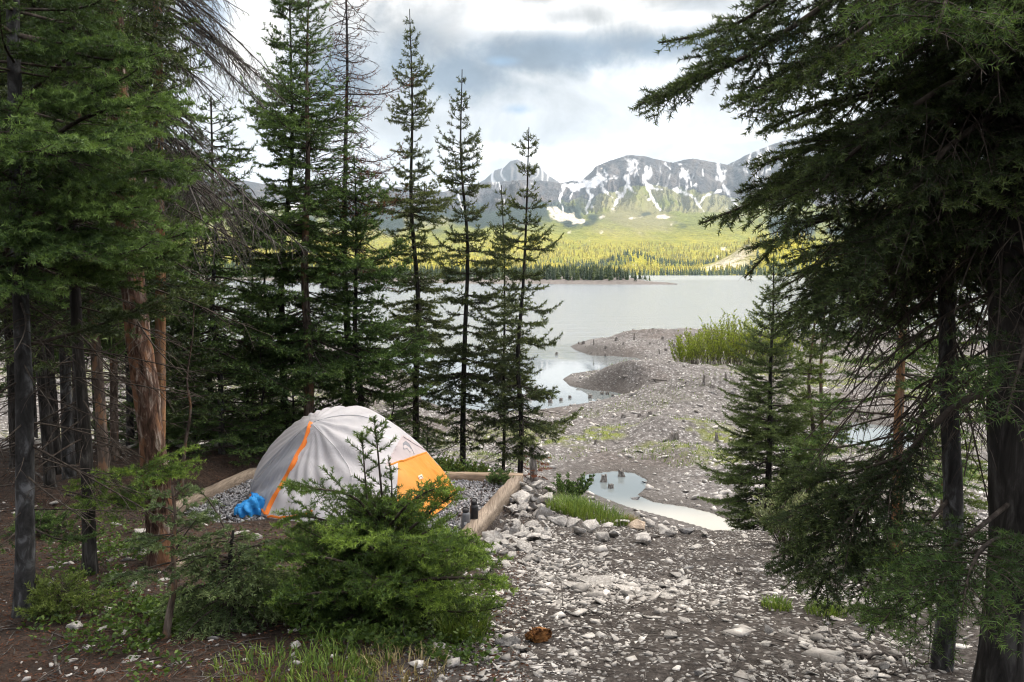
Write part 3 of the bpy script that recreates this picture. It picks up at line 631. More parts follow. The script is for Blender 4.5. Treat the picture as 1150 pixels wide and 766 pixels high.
# tall spruces behind the tent
slim('tall broad green spruce with reddish bark rising behind the tent', 342, -25, 11.6, 13, 0.98, 0.4, 21, name='tall_spruce', topx=347, group='tall spruces behind the tent', needle=MIDN, nm='needle_fir', bark='bark_brown', nwh=38, per=4.8, c0=0.16, sp2=0.07, bare=0.15, tint=0.52, wob=0.006)
slim('tall spruce with paired narrow top close beside the broad green one', 318, -45, 12.4, 10, 0.78, 0.4, 22, name='tall_spruce', topx=324, group='tall spruces behind the tent', nm='needle_fir', tint=0.42, c0=0.2)
slim('tall thin spruce with rusty half bare upper boughs and grey trunk', 388, -70, 12.8, 10, 0.78, 0.4, 23, name='rusty_spruce', topx=386, group='tall spruces behind the tent', nm='needle_rust', bark='bark_grey', bare=0.45, per=4.0, c0=0.36, tint=0.3, needle=(0.045, 0.010, 40), dead=dict(n=40, c0=0.2, c1=0.9, L=0.6, rb=0.007, r2=1.4, sp2=0.10))
slim('bushy green spruce with low boughs overhanging tent from behind', 402, 175, 12.0, 9, 0.85, 0.3, 24, name='bushy_spruce', topx=398, group='tall spruces behind the tent', nm='needle_fir', c0=0.22, tint=0.44, e_lo=-0.3)
# ---- the stand of trees on the left
def stand(name, label, px, Y, wpx, bark, o, seed, basepx=None, path_px=None, H=None, extra=None, group=None):
    b = on_ground(*basepx) if basepx else None
    if b is not None: Y = b[1]; x = b[0]; z = b[2]
    else: x = (px-CX)/FPX*Y; z = g1(x, Y)
    path = None
    if path_px:
        pts = [np.array([x, Y, z-0.12])]+[at(a, c, Y+dy) for a, c, dy in path_px]; path = np.array(pts)
    oo = dict(sides=18, rings=90, bark=bark); oo.update(o)
    return make_tree(name, label, o.get('cat', 'spruce tree'), (x, Y), H or 7, px_w(wpx, Y), oo, group, seed, path=path, extra=extra, base_z=z)
near_fir = dict(prof=lambda g: 0.90*(1-g)**0.45*(0.80+0.20*math.sin(g*31)), flat=0.6, jit=0.4, bare=0.08, nwh=21, per=6.0, c0=0.42, c1=0.99, e_lo=-0.22, e_hi=0.35, droop=0.16, tipup=0.28, needle=(0.022, 0.0046, 640, 0.6), nm='needle_fir', sp2=0.042, wf=0.38, sp3=0.038, l3min=0.12, tint=0.46, wob=0.004, rtop=0.02, flare=0.7,
                dead=dict(n=22, c0=0.12, c1=0.6, L=0.55, rb=0.006, sp2=0.1, grav=0.5))
def bough_px(pts): return [at(a, b, Y) for a, b, Y in pts]
stand('green_fir', 'fir with straight blue grey trunk and layered green boughs at the forest edge', 25, 4.4, 21, 'bark_grey', near_fir, 31, basepx=(27, 690), path_px=[(28, 560, 0), (27, 430, 0), (22, 300, 0), (18, 150, 0), (14, 0, 0), (10, -160, 0), (8, -300, 0)],
      extra=[(bough_px([(30, 590, 4.5), (70, 606, 4.4), (118, 598, 4.3)]), dict(wf=0.3)), (bough_px([(26, 590, 4.4), (0, 612, 4.2), (-40, 622, 4.1)]), dict(wf=0.3)),
             (bough_px([(24, 330, 4.4), (80, 306, 4.2), (150, 300, 4.1), (214, 270, 4.1)]), {}), (bough_px([(24, 250, 4.4), (90, 215, 4.1), (150, 195, 3.9), (208, 186, 3.9)]), {}),
             (bough_px([(20, 190, 4.4), (80, 140, 4.1), (140, 120, 3.9), (188, 122, 3.8)]), {}), (bough_px([(20, 120, 4.4), (70, 70, 4.1), (120, 52, 3.9), (160, 62, 3.9)]), {}), (bough_px([(24, 300, 4.4), (60, 262, 4.0), (110, 240, 3.8), (160, 232, 3.7)]), {}),
             (bough_px([(22, 210, 4.4), (50, 170, 3.9), (90, 160, 3.6), (120, 166, 3.4)]), {}), (bough_px([(22, 330, 4.4), (40, 290, 4.0), (70, 275, 3.7), (100, 290, 3.5)]), {}), (bough_px([(22, 390, 4.4), (90, 372, 4.3), (150, 350, 4.3), (200, 330, 4.4)]), dict(nm='needle_dark'))])
stand('dark_spruce', 'thin dark spruce trunk bending slightly beside the flaking red one', 95, 5.3, 15, 'bark_dark', dict(near_fir, prof=lambda g: 0.62*(1-g)**0.4, nwh=15, per=5, bare=0.15, needle=MIDN, nm='needle_dark', tint=0.4), 32, basepx=(100, 645), path_px=[(99, 560, 0), (94, 470, 0), (87, 380, 0), (82, 250, 0), (80, 100, 0), (78, -60, 0), (76, -220, 0)],
      extra=[(bough_px([(98, 545, 5.3), (130, 534, 5.0), (165, 530, 4.8), (188, 540, 4.7)]), dict(nm='needle_bright', wf=0.5, needle=NEAR, tint=0.5)), (bough_px([(98, 560, 5.3), (120, 562, 4.9), (150, 572, 4.7)]), dict(nm='needle_bright', wf=0.45, needle=NEAR)),
             (bough_px([(90, 405, 5.3), (60, 408, 5.2), (20, 400, 5.1), (-20, 410, 5.0)]), dict(nm='needle_dark'))])
stand('red_barked_spruce', 'thick leaning spruce trunk with flaking red brown bark', 180, 5.7, 31, 'bark_red', dict(near_fir, prof=lambda g: 0.60*(1-g)**0.4, c0=0.62, nwh=10, per=4, bare=0.2, needle=MIDN, nm='needle_dark', rtop=0.05, rough=0.09, sides=28, rings=150, flare=0.7, dead=dict(n=12, c0=0.3, c1=0.8, L=0.7, rb=0.006, sp2=0.1, grav=0.5)), 33, basepx=(184, 632), path_px=[(178, 560, 0), (168, 470, 0), (155, 380, 0), (146, 290, 0), (136, 160, 0), (126, 20, 0), (112, -150, 0), (98, -320, 0)])
stand('dead_spruce', 'dead spruce with peeled orange lower trunk and drooping grey lichen twigs', 180, 8.0, 13, 'bark_orange', dict(azf=lambda a: 1+0.35*math.cos(a), prof=lambda g: 0.92*(1-g)**0.2*(0.65+0.35*math.sin(g*19)), nwh=40, per=6, c0=0.50, c1=1.0, e_lo=-0.45, e_hi=0.25, droop=0.55, tipup=0.10, needle=(0.04, 0.006, 14), nm='needle_spruce', bare=0.6, twigm='twig_grey', sp2=0.06, wf=0.42, sp3=0.055, tube3=True, l3min=0.08, grav=0.75, r2=1.5, rb=0.012, jit=0.8, wob=0.002, rtop=0.035, flat=0.8, tipneedles=False), 34,
      path_px=[(180, 560, 0), (180, 440, 0), (180, 320, 0), (178, 180, 0), (177, 20, 0), (176, -140, 0), (175, -260, 0)])
# spruces deeper in the stand: three kinds of crown, each copied
deep = dict(prof=lambda g: 1.05*(1-g)**0.5, nwh=30, per=4.6, c0=0.28, c1=0.99, e_lo=-0.35, e_hi=0.5, droop=0.25, tipup=0.25, needle=(0.05,0.014,110), nm='needle_dark', sp2=0.08, wf=0.42, sp3=0.08, l3min=0.14, tint=0.42, sides=10, wob=0.006, rtop=0.01, dead=dict(n=12, c0=0.08, c1=0.4, L=0.5, rb=0.006, sp2=0.13, grav=0.5, lev3=False))
protos = []
for k, (bk, nm) in enumerate((('bark_dark', 'needle_dark'), ('bark_brown', 'needle_dark'), ('bark_grey', 'needle_fir'))):
    px, Y = ((48, 8.2), (111, 7.4), (244, 11.0))[k]; x = (px-CX)/FPX*Y
    lab = ('dark shaded spruce trunk deep in the stand of trees', 'brown spruce trunk with orange bark patch, behind the thin dark one', 'green spruce with dark trunk between dead spruce and tent')[k]
    protos.append(make_tree('stand_spruce', lab, 'spruce tree', (x, Y), (8.0, 8.0, 4.6)[k], (0.052, 0.052, 0.04)[k], dict(deep, bark=bk, nm=nm), 'spruces deep in the stand', 40+k))
def copy_at(p, px, Y, s, rz, label, group=None, dz=0.0):
    c = copy_tree(p); x = (px-CX)/FPX*Y; c.location = (x, Y, g1(x, Y)-0.02+dz); c.rotation_euler.z = rz; c.scale = (s, s, s); c['label'] = label
    if group: c['group'] = group
    return c
for i, (k, px, Y, s, rz) in enumerate([(0, 58, 9.2, 0.95, 1.0), (2, 70, 8.6, 1.5, 2.0), (0, 79, 10.2, 1.1, 3.1), (1, 122, 10.4, 1.0, 4.0), (0, 8, 9.5, 1.0, 5.0), (2, 140, 12.2, 1.3, 0.6), (1, 215, 13.6, 0.42, 2.2), (0, 278, 13.4, 0.45, 3.3), (2, 30, 13.5, 1.6, 1.2), (0, -40, 6.6, 1.0, 2.6), (1, -70, 10.5, 1.1, 0.2), (2, 105, 14.5, 1.6, 4.4)]):
    copy_at(protos[k], px, Y, s, rz, 'dark shaded spruce trunk deep in the stand of trees', 'spruces deep in the stand')
# young firs left of and behind the tent
young = dict(prof=lambda g: 0.72*(1-g)**0.75, nwh=17, per=5.5, c0=0.03, c1=0.97, e_lo=-0.1, e_hi=0.6, droop=0.12, tipup=0.15, needle=(0.036, 0.0075, 120), nm='needle_dark', sp2=0.06, wf=0.42, sp3=0.05, l3min=0.1, tint=0.46, sides=8, wob=0.01)
yf = make_tree('young_fir', 'young dark green fir close behind the upper end of the timber edging', 'fir tree', ((246-CX)/FPX*10.9, 10.9), 1.75, 0.025, dict(young, nm='needle_fir'), 'young firs behind the tent', 61)
for px, Y, s, rz, lab in [(292, 11.3, 0.9, 1.0, 'young fir tucked behind the grey shoulder of the tent'), (212, 11.8, 1.0, 2.0, 'young fir beside the bare crooked sapling'), (272, 12.4, 1.3, 3.0, 'taller young fir standing behind two smaller ones by the tent'), (440, 12.2, 0.75, 4.0, 'young fir behind the vent end of the tent'), (480, 12.6, 0.6, 5.2, 'small young fir behind the orange end of the tent'), (150, 12.6, 1.1, 0.4, 'young fir between the thick red trunk and the shore'), (325, 12.0, 0.9, 2.7, 'young fir behind the reddish trunk over the tent'), (232, 13.0, 2.1, 1.7, 'tall bushy young fir filling the gap beyond the bare crooked sapling'), (300, 13.2, 1.9, 0.9, 'tall bushy young fir filling the gap beyond the tent peak'), (196, 13.4, 1.7, 4.9, 'bushy young fir seen just past the peeled orange trunk')]:
    copy_at(yf, px, Y, s, rz, lab)
# bare crooked sapling
b0 = on_ground(203, 545)
make_tree('bare_sapling', 'thin crooked sapling with few needles before the pale shore', 'sapling', (b0[0], b0[1]), 1.7, 0.022, dict(prof=lambda g: 0.5*(1-g*0.4), nwh=14, per=2.2, c0=0.35, c1=0.98, e_lo=0.1, e_hi=0.5, needle=FARN, nm='needle_dark', bark='bark_brown', sides=8, bare=0.4, dead=dict(n=8, c0=0.1, c1=0.8, L=0.3, lev3=False)), None, 71,
          path=[b0-[0, 0, .1], at(208, 500, b0[1]), at(214, 460, b0[1]), at(210, 425, b0[1]), at(216, 380, b0[1]), at(218, 330, b0[1])])
# ---- young fir bush in front of the tent (several leaders)
bb = on_ground(428, 690)
Yb = bb[1]
bush = dict(prof=lambda g: 0.60*(1-g)**0.60*(0.85+0.15*math.sin(g*17)), nwh=18, per=13, c0=0.12, c1=0.95, e_lo=-0.02, e_hi=0.75, droop=0.10, tipup=0.12, needle=(0.019, 0.0044, 560, 0.6), nm='needle_bright', sp2=0.034, wf=0.34, l2max=0.2, flat=0.95, jit=0.45, sp3=0.036, l3max=0.07, l3min=0.06, tint=0.36, sides=10, wob=0.01, rb=0.012, s0=0.22)
bushx = [(bough_px([(412, 560, Yb), (408, 510, Yb-.02), (406, 486, Yb-.02)]), dict(wf=0.34, sp2=0.04, lev3=False, s0=0.1, pw=0.5, needle=(0.024, 0.005, 700))), (bough_px([(430, 570, Yb), (424, 505, Yb-.05), (420, 468, Yb-.05)]), dict(wf=0.36, sp2=0.04, lev3=False, s0=0.1, pw=0.5, needle=(0.024, 0.005, 700))),
         (bough_px([(438, 580, Yb), (440, 545, Yb-.1), (436, 512, Yb-.1)]), dict(wf=0.2, lev3=False, s0=0.1))]
for pts in [[(430, 600, 0), (400, 560, -.15), (350, 548, -.25), (322, 545, -.3)], [(430, 620, 0), (475, 582, -.15), (500, 562, -.2), (514, 552, -.25)], [(430, 640, 0), (480, 622, -.25), (525, 618, -.3), (548, 626, -.3)], [(430, 660, 0), (490, 650, -.4), (540, 650, -.5), (560, 655, -.5)], [(430, 650, 0), (380, 630, -.3), (330, 622, -.4), (300, 625, -.4)],
            [(430, 670, 0), (380, 665, -.35), (340, 668, -.5), (310, 672, -.5)], [(430, 670, 0), (460, 668, -.4), (500, 680, -.55)], [(430, 600, 0), (455, 570, -.2), (480, 552, -.3), (500, 548, -.3)], [(430, 605, 0), (385, 590, -.2), (340, 580, -.3), (308, 590, -.35)], [(430, 625, 0), (470, 610, -.45), (500, 612, -.6), (520, 620, -.65)], [(430, 630, 0), (410, 610, -.4), (395, 604, -.55), (380, 608, -.6)], [(430, 655, 0), (425, 650, -.4), (420, 655, -.6), (415, 668, -.7)]]:
    bushx.append((bough_px([(a, b, Yb+dy) for a, b, dy in pts]), dict(tint=0.50+0.14*(pts[-1][0] > 440))))  # right-hand boughs tinted lighter: light from that side put into needle colour
make_tree('fir_bush', 'broad bushy young fir with bright tips and bare leaders before the tent', 'fir bush', (bb[0], Yb), 1.0, 0.03, bush, None, 81, top=at(426, 560, Yb), extra=bushx)
# drooping grey green fir left of it
b2 = on_ground(258, 700); b3 = on_ground(184, 716)
droopy = dict(prof=lambda g: 0.36*(1-g)**0.4, nwh=13, per=7, c0=0.08, c1=0.98, e_lo=0.1, e_hi=0.5, droop=0.5, tipup=0.05, needle=(0.021, 0.0055, 560), nm='needle_blue', sp2=0.05, wf=0.45, sp3=0.04, l3min=0.09, tint=0.58, sides=8, grav=0.45)
make_tree('drooping_fir', 'small grey green fir with drooping blunt shoots at left of bushy fir'.replace(' at left of ', ' crowding against '), 'fir bush', (b2[0], b2[1]), 0.55, 0.018, droopy, None, 82, top=at(262, 596, b2[1]),
          extra=[(bough_px([(258, 640, b2[1]), (230, 625, b2[1]-.1), (205, 640, b2[1]-.15), (192, 655, b2[1]-.15)]), {}), (bough_px([(258, 630, b2[1]), (290, 612, b2[1]-.1), (318, 630, b2[1]-.15)]), {}), (bough_px([(256, 600, b2[1]), (240, 570, b2[1]+.1), (225, 552, b2[1]+.1), (210, 545, b2[1]+.1)]), {})])
make_tree('bent_sapling', 'bent fir sapling with bare lower stem beside the thick red trunk', 'fir tree', (b3[0], b3[1]), 0.8, 0.017, dict(droopy, prof=lambda g: 0.26*(1-g*0.6), c0=0.5, nwh=8, per=4, droop=0.2, grav=0.2, bark='bark_brown', tint=0.42), None, 83,
          path=[b3-[0, 0, .06], at(190, 690, b3[1]), at(196, 655, b3[1]), at(194, 615, b3[1]), at(197, 580, b3[1]), at(193, 545, b3[1])], extra=[(bough_px([(196, 620, b3[1]), (215, 590, b3[1]), (235, 572, b3[1]+.05)]), dict(wf=0.3))])
for k, (px, py, lab) in enumerate([(66, 690, 'low mossy fir seedling at the foot of the blue grey trunk'), (150, 566, 'low bright fir seedling between the dark and thick red trunks'), (48, 600, 'little fir seedling just behind the blue grey trunk'), (560, 546, 'low fir seedling between rubble and the slender spruces')]):
    b = on_ground(px, py)
    make_tree('fir_seedling', lab, 'seedling', (b[0], b[1]), 0.14, 0.006, dict(prof=lambda g: 0.20*(1-g*0.5), nwh=6, per=7, c0=0.1, c1=0.95, e_lo=0.2, e_hi=0.5, droop=0.1, needle=NEAR, nm='needle_fir' if k else 'needle_yellow', sp2=0.035, sp3=0.03, wf=0.5, sides=6, tint=0.4), 'fir seedlings on the forest floor', 90+k)
# ---- right side
r4 = (868-CX)/FPX*12.0
make_tree('spreading_fir', 'symmetrical young spruce with layered spreading boughs above the creek', 'spruce tree', (r4, 12.0), 4, 0.055, dict(prof=lambda g: 0.92*(1-g)**0.72*(0.8+0.2*min(1, g*5+.3)), nwh=34, per=7.5, c0=0.06, c1=0.985, e_lo=-0.2, e_hi=0.7, droop=0.16, tipup=0.22, needle=MIDN, nm='needle_dark', sp2=0.055, wf=0.36, sp3=0.05, l3min=0.1, tint=0.66, sides=10, wob=0.004), None, 101, top=at(869, 282, 12.0))
pale = dict(prof=lambda g: 0.62*(1-g)**0.5, nwh=26, per=4.4, c0=0.08, c1=0.98, e_lo=-0.15, e_hi=0.5, droop=0.2, tipup=0.2, needle=FARN, nm='needle_yellow', sp2=0.07, wf=0.42, sp3=0.06, l3min=0.12, tint=0.40, sides=10, wob=0.008, bark='bark_brown', bare=0.15)
for k, (px, Y, wp, tpy, lab) in enumerate([(913, 12.6, 7, 300, 'pale green fir with thin double stem, outer stem'), (925, 12.8, 7, 270, 'pale green fir with thin double stem, taller inner stem'), (1072, 11.0, 8, 300, 'pale green fir behind the dark spruce trunks and pond')]):
    make_tree('pale_fir', lab, 'fir tree', ((px-CX)/FPX*Y, Y), 5, px_w(wp, Y), dict(pale), 'pale firs on the creek bank', 110+k, top=at(px+4, tpy, Y))
b = on_ground(1006, 634)
make_tree('orange_trunk_spruce', 'slim spruce with orange lower trunk rising from a grass clump', 'spruce tree', (b[0], b[1]), 5, px_w(15, b[1]), dict(pale, nm='needle_fir', bark='bark_orange', c0=0.2, prof=lambda g: 0.75*(1-g)**0.4, bare=0.4, nwh=20, needle=MIDN, dead=dict(n=16, c0=0.1, c1=0.6, L=0.5, sp2=0.1)), None, 120, path=[b-[0, 0, .1], at(1007, 560, b[1]), at(1010, 450, b[1]), at(1016, 330, b[1]), at(1018, 200, b[1]), at(1020, 40, b[1])])
# the two dark trunks at the picture's edge, with their long boughs
Y2 = 3.35; x2 = (1074-CX)/FPX*Y2
big = dict(prof=lambda g: 1.05*(1-g)**0.3*(0.75+0.25*math.sin(g*27)), nwh=25, per=6.5, c0=0.47, c1=0.99, e_lo=-0.35, e_hi=0.25, droop=0.32, tipup=0.12, needle=(0.018, 0.0036, 760, 0.6), nm='needle_dark', sp2=0.027, wf=0.36, sp3=0.034, tube3=True, l3min=0.1, tint=0.40, sides=20, rings=110, wob=0.003, rtop=0.02, bare=0.17, grav=0.20, rb=0.010, flare=0.3, azf=lambda a: 1-0.42*max(0, -math.cos(a)), l2max=0.30, flat=0.8, jit=0.5, dead=dict(n=22, c0=0.30, c1=0.72, L=0.48, rb=0.007, sp2=0.05, sp3=0.05, grav=0.8, droop=0.75))
def bx(pts, **k): return (bough_px(pts), k)
make_tree('leaning_spruce', 'thinner straight grey trunk of the paired dark spruces', 'spruce tree', (x2, Y2), 6, px_w(23, Y2), dict(big, bark='bark_grey', nwh=15, c0=0.50, bare=0.2), 'dark spruces framing the view', 130, path=[np.array([x2, Y2, g1(x2, Y2)-.1]), at(1070, 600, Y2), at(1066, 450, Y2), at(1062, 300, Y2), at(1060, 120, Y2), at(1058, -80, Y2), at(1056, -300, Y2)],
          extra=[bx([(1066, 560, 3.35), (1030, 600, 3.2), (985, 640, 3.1), (955, 690, 3.0)], nm='needle_fir', bare=0.1, wf=0.45), bx([(1066, 210, 3.35), (1000, 190, 3.2), (920, 200, 3.1), (860, 222, 3.0), (785, 252, 3.0)], wf=0.26), bx([(1066, 130, 3.35), (990, 140, 3.2), (910, 165, 3.1), (842, 190, 3.0)], wf=0.34, bare=0.05), bx([(1066, 150, 3.35), (1000, 160, 3.0), (930, 190, 2.9), (862, 222, 2.8)], wf=0.4, bare=0.05), bx([(1066, 60, 3.35), (1000, 50, 3.0), (930, 70, 2.9), (868, 96, 2.8)], wf=0.4, bare=0.05), bx([(1066, 110, 3.35), (1000, 100, 3.2), (920, 120, 3.1), (850, 150, 3.1)], wf=0.3),
                 bx([(1066, 300, 3.35), (990, 290, 3.2), (910, 330, 3.1), (870, 372, 3.0)], bare=0.5, wf=0.3), bx([(1066, 260, 3.35), (970, 240, 3.2), (890, 262, 3.1), (836, 312, 3.0)], bare=0.6, wf=0.25)])
Y1 = 2.75; x1 = (1136-CX)/FPX*Y1
make_tree('large_spruce', 'thick dark spruce trunk with long boughs hanging across the view', 'spruce tree', (x1, Y1), 6, px_w(52, Y1), dict(big), 'dark spruces framing the view', 131, path=[np.array([x1, Y1, g1(x1, Y1)-.1]), at(1134, 640, Y1), at(1132, 450, Y1), at(1130, 300, Y1), at(1128, 120, Y1), at(1126, -80, Y1), at(1124, -320, Y1), at(1122, -520, Y1)],
          extra=[bx([(1128, -120, 2.75), (1020, -60, 2.7), (920, 10, 2.7), (840, 62, 2.7), (770, 96, 2.7), (716, 118, 2.7)], wf=0.26, bare=0.02, l2max=0.24, flat=1.1, tint=0.44), bx([(1128, -140, 2.75), (1010, -80, 2.8), (900, -20, 2.85), (820, 30, 2.9), (740, 48, 2.9)], wf=0.22, bare=0.05, l2max=0.26),
                 bx([(1128, -60, 2.75), (1040, -20, 2.6), (960, 40, 2.5), (880, 95, 2.5), (830, 112, 2.5)], wf=0.3, bare=0.05), bx([(1128, 60, 2.75), (1040, 110, 2.6), (960, 170, 2.6), (900, 230, 2.6), (880, 270, 2.6)], wf=0.35), bx([(1128, 120, 2.75), (1060, 170, 2.6), (1000, 250, 2.6), (940, 330, 2.6), (900, 370, 2.6)], wf=0.4),
                 bx([(1132, 180, 2.75), (1060, 240, 2.9), (990, 320, 2.9), (960, 390, 2.9)], wf=0.35, bare=0.5), bx([(1136, 430, 2.75), (1075, 455, 2.75), (1028, 500, 2.75), (985, 548, 2.8), (930, 590, 2.85), (868, 628, 2.9)], wf=0.36, bare=0.12, s0=0.3, rb=0.014), bx([(1040, 490, 2.75), (1010, 530, 2.7), (990, 580, 2.7), (960, 640, 2.7)], wf=0.5, bare=0.1, rb=0.01), bx([(1005, 530, 2.75), (950, 550, 2.8), (900, 575, 2.8), (860, 590, 2.8)], wf=0.55, bare=0.05), bx([(1028, 500, 2.75), (975, 560, 2.7), (930, 610, 2.7), (895, 650, 2.7)], wf=0.5, bare=0.05), bx([(1020, 510, 2.75), (960, 530, 2.9), (905, 545, 3.0), (862, 556, 3.0)], wf=0.5, bare=0.05), bx([(985, 548, 2.8), (955, 600, 2.75), (930, 640, 2.7), (915, 672, 2.7)], wf=0.6, bare=0.05),
                 bx([(1140, 560, 2.75), (1090, 600, 2.5), (1040, 640, 2.4), (990, 700, 2.35)], nm='needle_fir', bare=0.05, wf=0.40, tint=0.58, needle=(0.021, 0.0030, 440, 0.5)), bx([(1145, 600, 2.75), (1110, 610, 2.4), (1090, 640, 2.2), (1080, 690, 2.1)], nm='needle_fir', bare=0.05, wf=0.42, tint=0.58, needle=(0.021, 0.0030, 440, 0.5)), bx([(1145, 360, 2.75), (1150, 390, 2.4), (1140, 430, 2.2), (1130, 470, 2.1)], nm='needle_fir', bare=0.1, wf=0.42, tint=0.55, needle=(0.021, 0.0030, 440, 0.5)),
                 bx([(1140, 650, 2.75), (1080, 660, 2.6), (1020, 690, 2.5), (965, 700, 2.45)], nm='needle_fir', bare=0.05, wf=0.36, tint=0.58, needle=(0.021, 0.0030, 440, 0.5)), bx([(1128, -200, 2.75), (1080, -60, 2.4), (1060, 10, 2.2), (1050, 40, 2.1)], nm='needle_fir', wf=0.4, tint=0.5, needle=(0.021, 0.0027, 400, 0.5))])
# ------------------------------------------------------------------ tent pad
def add_box_pts(mb, a, b, w, h, z0, mt, rng, n=24):
    """a squared log from a to b (2D), width w, top z0+h, slightly uneven edges"""
    a = np.asarray(a, float); b = np.asarray(b, float); d = (b-a)/np.linalg.norm(b-a); p = np.array([-d[1], d[0]])
    t = np.linspace(0, 1, n); rings = []
    c = w*0.10
    prof = np.array([(-w/2, 0), (-w/2, h-c), (-w/2+c, h), (w/2-c, h), (w/2, h-c), (w/2, 0)])
    for k, tt in enumerate(t):
        q = a+(b-a)*tt; j = 0.004*rng.normal(size=(6, 2)); pr = prof+j
        rings.append([[q[0]+p[0]*o, q[1]+p[1]*o, z0+zz] for o, zz in pr])
    V = np.array(rings).reshape(-1, 3); m = 6; k = np.arange(n-1)[:, None]*m; j = np.arange(m)[None]
    F = np.stack([k+j, k+m+j, k+m+(j+1) % m, k+(j+1) % m], -1).reshape(-1, 4)
    mb.add(V, F, mt)
    for e in (0, (n-1)*m):
        q = np.array([[e, e+1, e+4, e+5], [e+1, e+2, e+3, e+4]]); mb.G.append((q+mb.n-len(V), mt))
def wood_mat(name, a, b, c, axis):
    m, n = mat(name); o = n.obj(); v = n.scale(o, axis)
    f = n.noise(v, 1.0, 6, 0.6, 1.2); g = n.noise(o, 3.0, 4)
    col = n.mix(n.rng(g, 0.4, 0.7, 0, 0.6), n.ramp(f, [(0.3, a), (0.55, b), (0.78, c)]), tuple(x*0.6 for x in b))
    n.out(n.bsdf(col, 0.85, 0.2, n.bump(f, 0.6, 0.008))); return m
M['timber_y'] = wood_mat('tan_timber_lengthwise', (0.085, 0.065, 0.050), (0.265, 0.212, 0.165), (0.44, 0.37, 0.30), (45, 2.2, 30))
M['timber_x'] = wood_mat('tan_timber_crosswise', (0.10, 0.072, 0.052), (0.32, 0.238, 0.168), (0.48, 0.38, 0.28), (2.2, 45, 30))
rngp = np.random.default_rng(77)
def edging(label, a, b, w, h, mt):
    mb = MB(); mb2 = (np.asarray(a)+np.asarray(b))/2
    add_box_pts(mb, a, b, w, h, PADZ-0.13, M[mt], rngp)
    o = mb.build('timber_edging', None, loc=(mb2[0], mb2[1], PADZ-0.13), smooth=None, origin=(mb2[0], mb2[1], PADZ-0.13))
    return tag(o, label, 'timber', 'timbers edging the gravel tent pad')
edging('wide weathered tan timber edging the gravel beside the rubble pile', (0.06, 9.93), (-0.58, 7.10), 0.145, 0.20, 'timber_y')
edging('thin timber edging the gravel behind the orange end of the tent', (0.13, 10.05), (-3.10, 10.40), 0.12, 0.19, 'timber_x')
edging('long tan timber edging the gravel by the blue bundle', (-3.20, 10.36), (-3.78, 7.50), 0.13, 0.20, 'timber_y')
edging('orange tan timber end hidden in fir boughs near thick red trunk', (-3.90, 7.42), (-0.75, 7.08), 0.14, 0.17, 'timber_x')
def hull_rock(rng, n=16, flat=0.6, elong=1.3, sub=False):
    bm = bmesh.new(); p = rng.normal(size=(n, 3)); p /= np.linalg.norm(p, axis=1)[:, None]
    p = np.sign(p)*np.abs(p)**0.8*np.array([elong, 1, flat])*(0.8+0.3*rng.random((n, 1)))
    vs = [bm.verts.new(q) for q in p]; r = bmesh.ops.convex_hull(bm, input=vs)
    bmesh.ops.delete(bm, geom=[v for v in bm.verts if not v.link_faces], context='VERTS')
    bmesh.ops.dissolve_limit(bm, angle_limit=R(14), verts=bm.verts, edges=bm.edges)
    if sub:
        bmesh.ops.bevel(bm, geom=list(bm.edges), offset=0.025, segments=1, affect='EDGES', profile=0.5)
        bmesh.ops.triangulate(bm, faces=bm.faces)
        bmesh.ops.subdivide_edges(bm, edges=bm.edges, cuts=1)
        bm.normal_update(); k = rng.random(3)*9
        for v in bm.verts:
            f = math.sin(v.co.x*5+k[0])*math.sin(v.co.y*6+k[1])*math.sin(v.co.z*7+k[2]); v.co += v.normal*(0.03*f+0.025*rng.normal())
    bmesh.ops.triangulate(bm, faces=bm.faces)
    V = np.array([v.co[:] for v in bm.verts]); bm.verts.index_update(); F = np.array([[v.index for v in f.verts] for f in bm.faces]); bm.free()
    V /= np.abs(V[:, 0]).max()
    return V, F
def rot_rand(rng, n, tilt=0.5):
    a = rng.random(n)*6.283; b = rng.normal(size=n)*tilt; c = rng.normal(size=n)*tilt
    ca, sa, cb, sb, cc, sc_ = np.cos(a), np.sin(a), np.cos(b), np.sin(b), np.cos(c), np.sin(c)
    Rz = np.zeros((n, 3, 3)); Rz[:, 0, 0] = ca; Rz[:, 0, 1] = -sa; Rz[:, 1, 0] = sa; Rz[:, 1, 1] = ca; Rz[:, 2, 2] = 1
    Rx = np.zeros((n, 3, 3)); Rx[:, 0, 0] = 1; Rx[:, 1, 1] = cb; Rx[:, 1, 2] = -sb; Rx[:, 2, 1] = sb; Rx[:, 2, 2] = cb
    Ry = np.zeros((n, 3, 3)); Ry[:, 1, 1] = 1; Ry[:, 0, 0] = cc; Ry[:, 0, 2] = sc_; Ry[:, 2, 0] = -sc_; Ry[:, 2, 2] = cc
    return Rz@Rx@Ry
def scatter_stones(name, label, x, y, size, mt, rng, zoff=0.15, z=None, kind='stuff', n=11, tilt=0.35, flat=0.55, tm=0.5):
    z = gz(x, y) if z is None else z
    mb = MB(); vs = [hull_rock(rng, n, flat*(0.7+0.6*rng.random()), 1.1+0.7*rng.random()) for _ in range(6)]; pick = rng.integers(0, 6, len(x)); Rm = rot_rand(rng, len(x), tilt)
    for k in range(6):
        i = np.where(pick == k)[0]
        if not len(i): continue
        V, F = vs[k]; W = np.einsum('nij,vj->nvi', Rm[i], V)*size[i][:, None, None]+np.stack([x[i], y[i], z[i]+size[i]*zoff], -1)[:, None, :]
        FF = (F[None]+(np.arange(len(i))*len(V))[:, None, None]).reshape(-1, 3)
        mb.add(W.reshape(-1, 3), FF, M[mt], np.repeat(np.clip(rng.normal(tm, 0.32, len(i)), -0.15, 1), len(V)))
    o = mb.build(name, None, smooth=None); return tag(o, label, 'gravel', kind=kind)
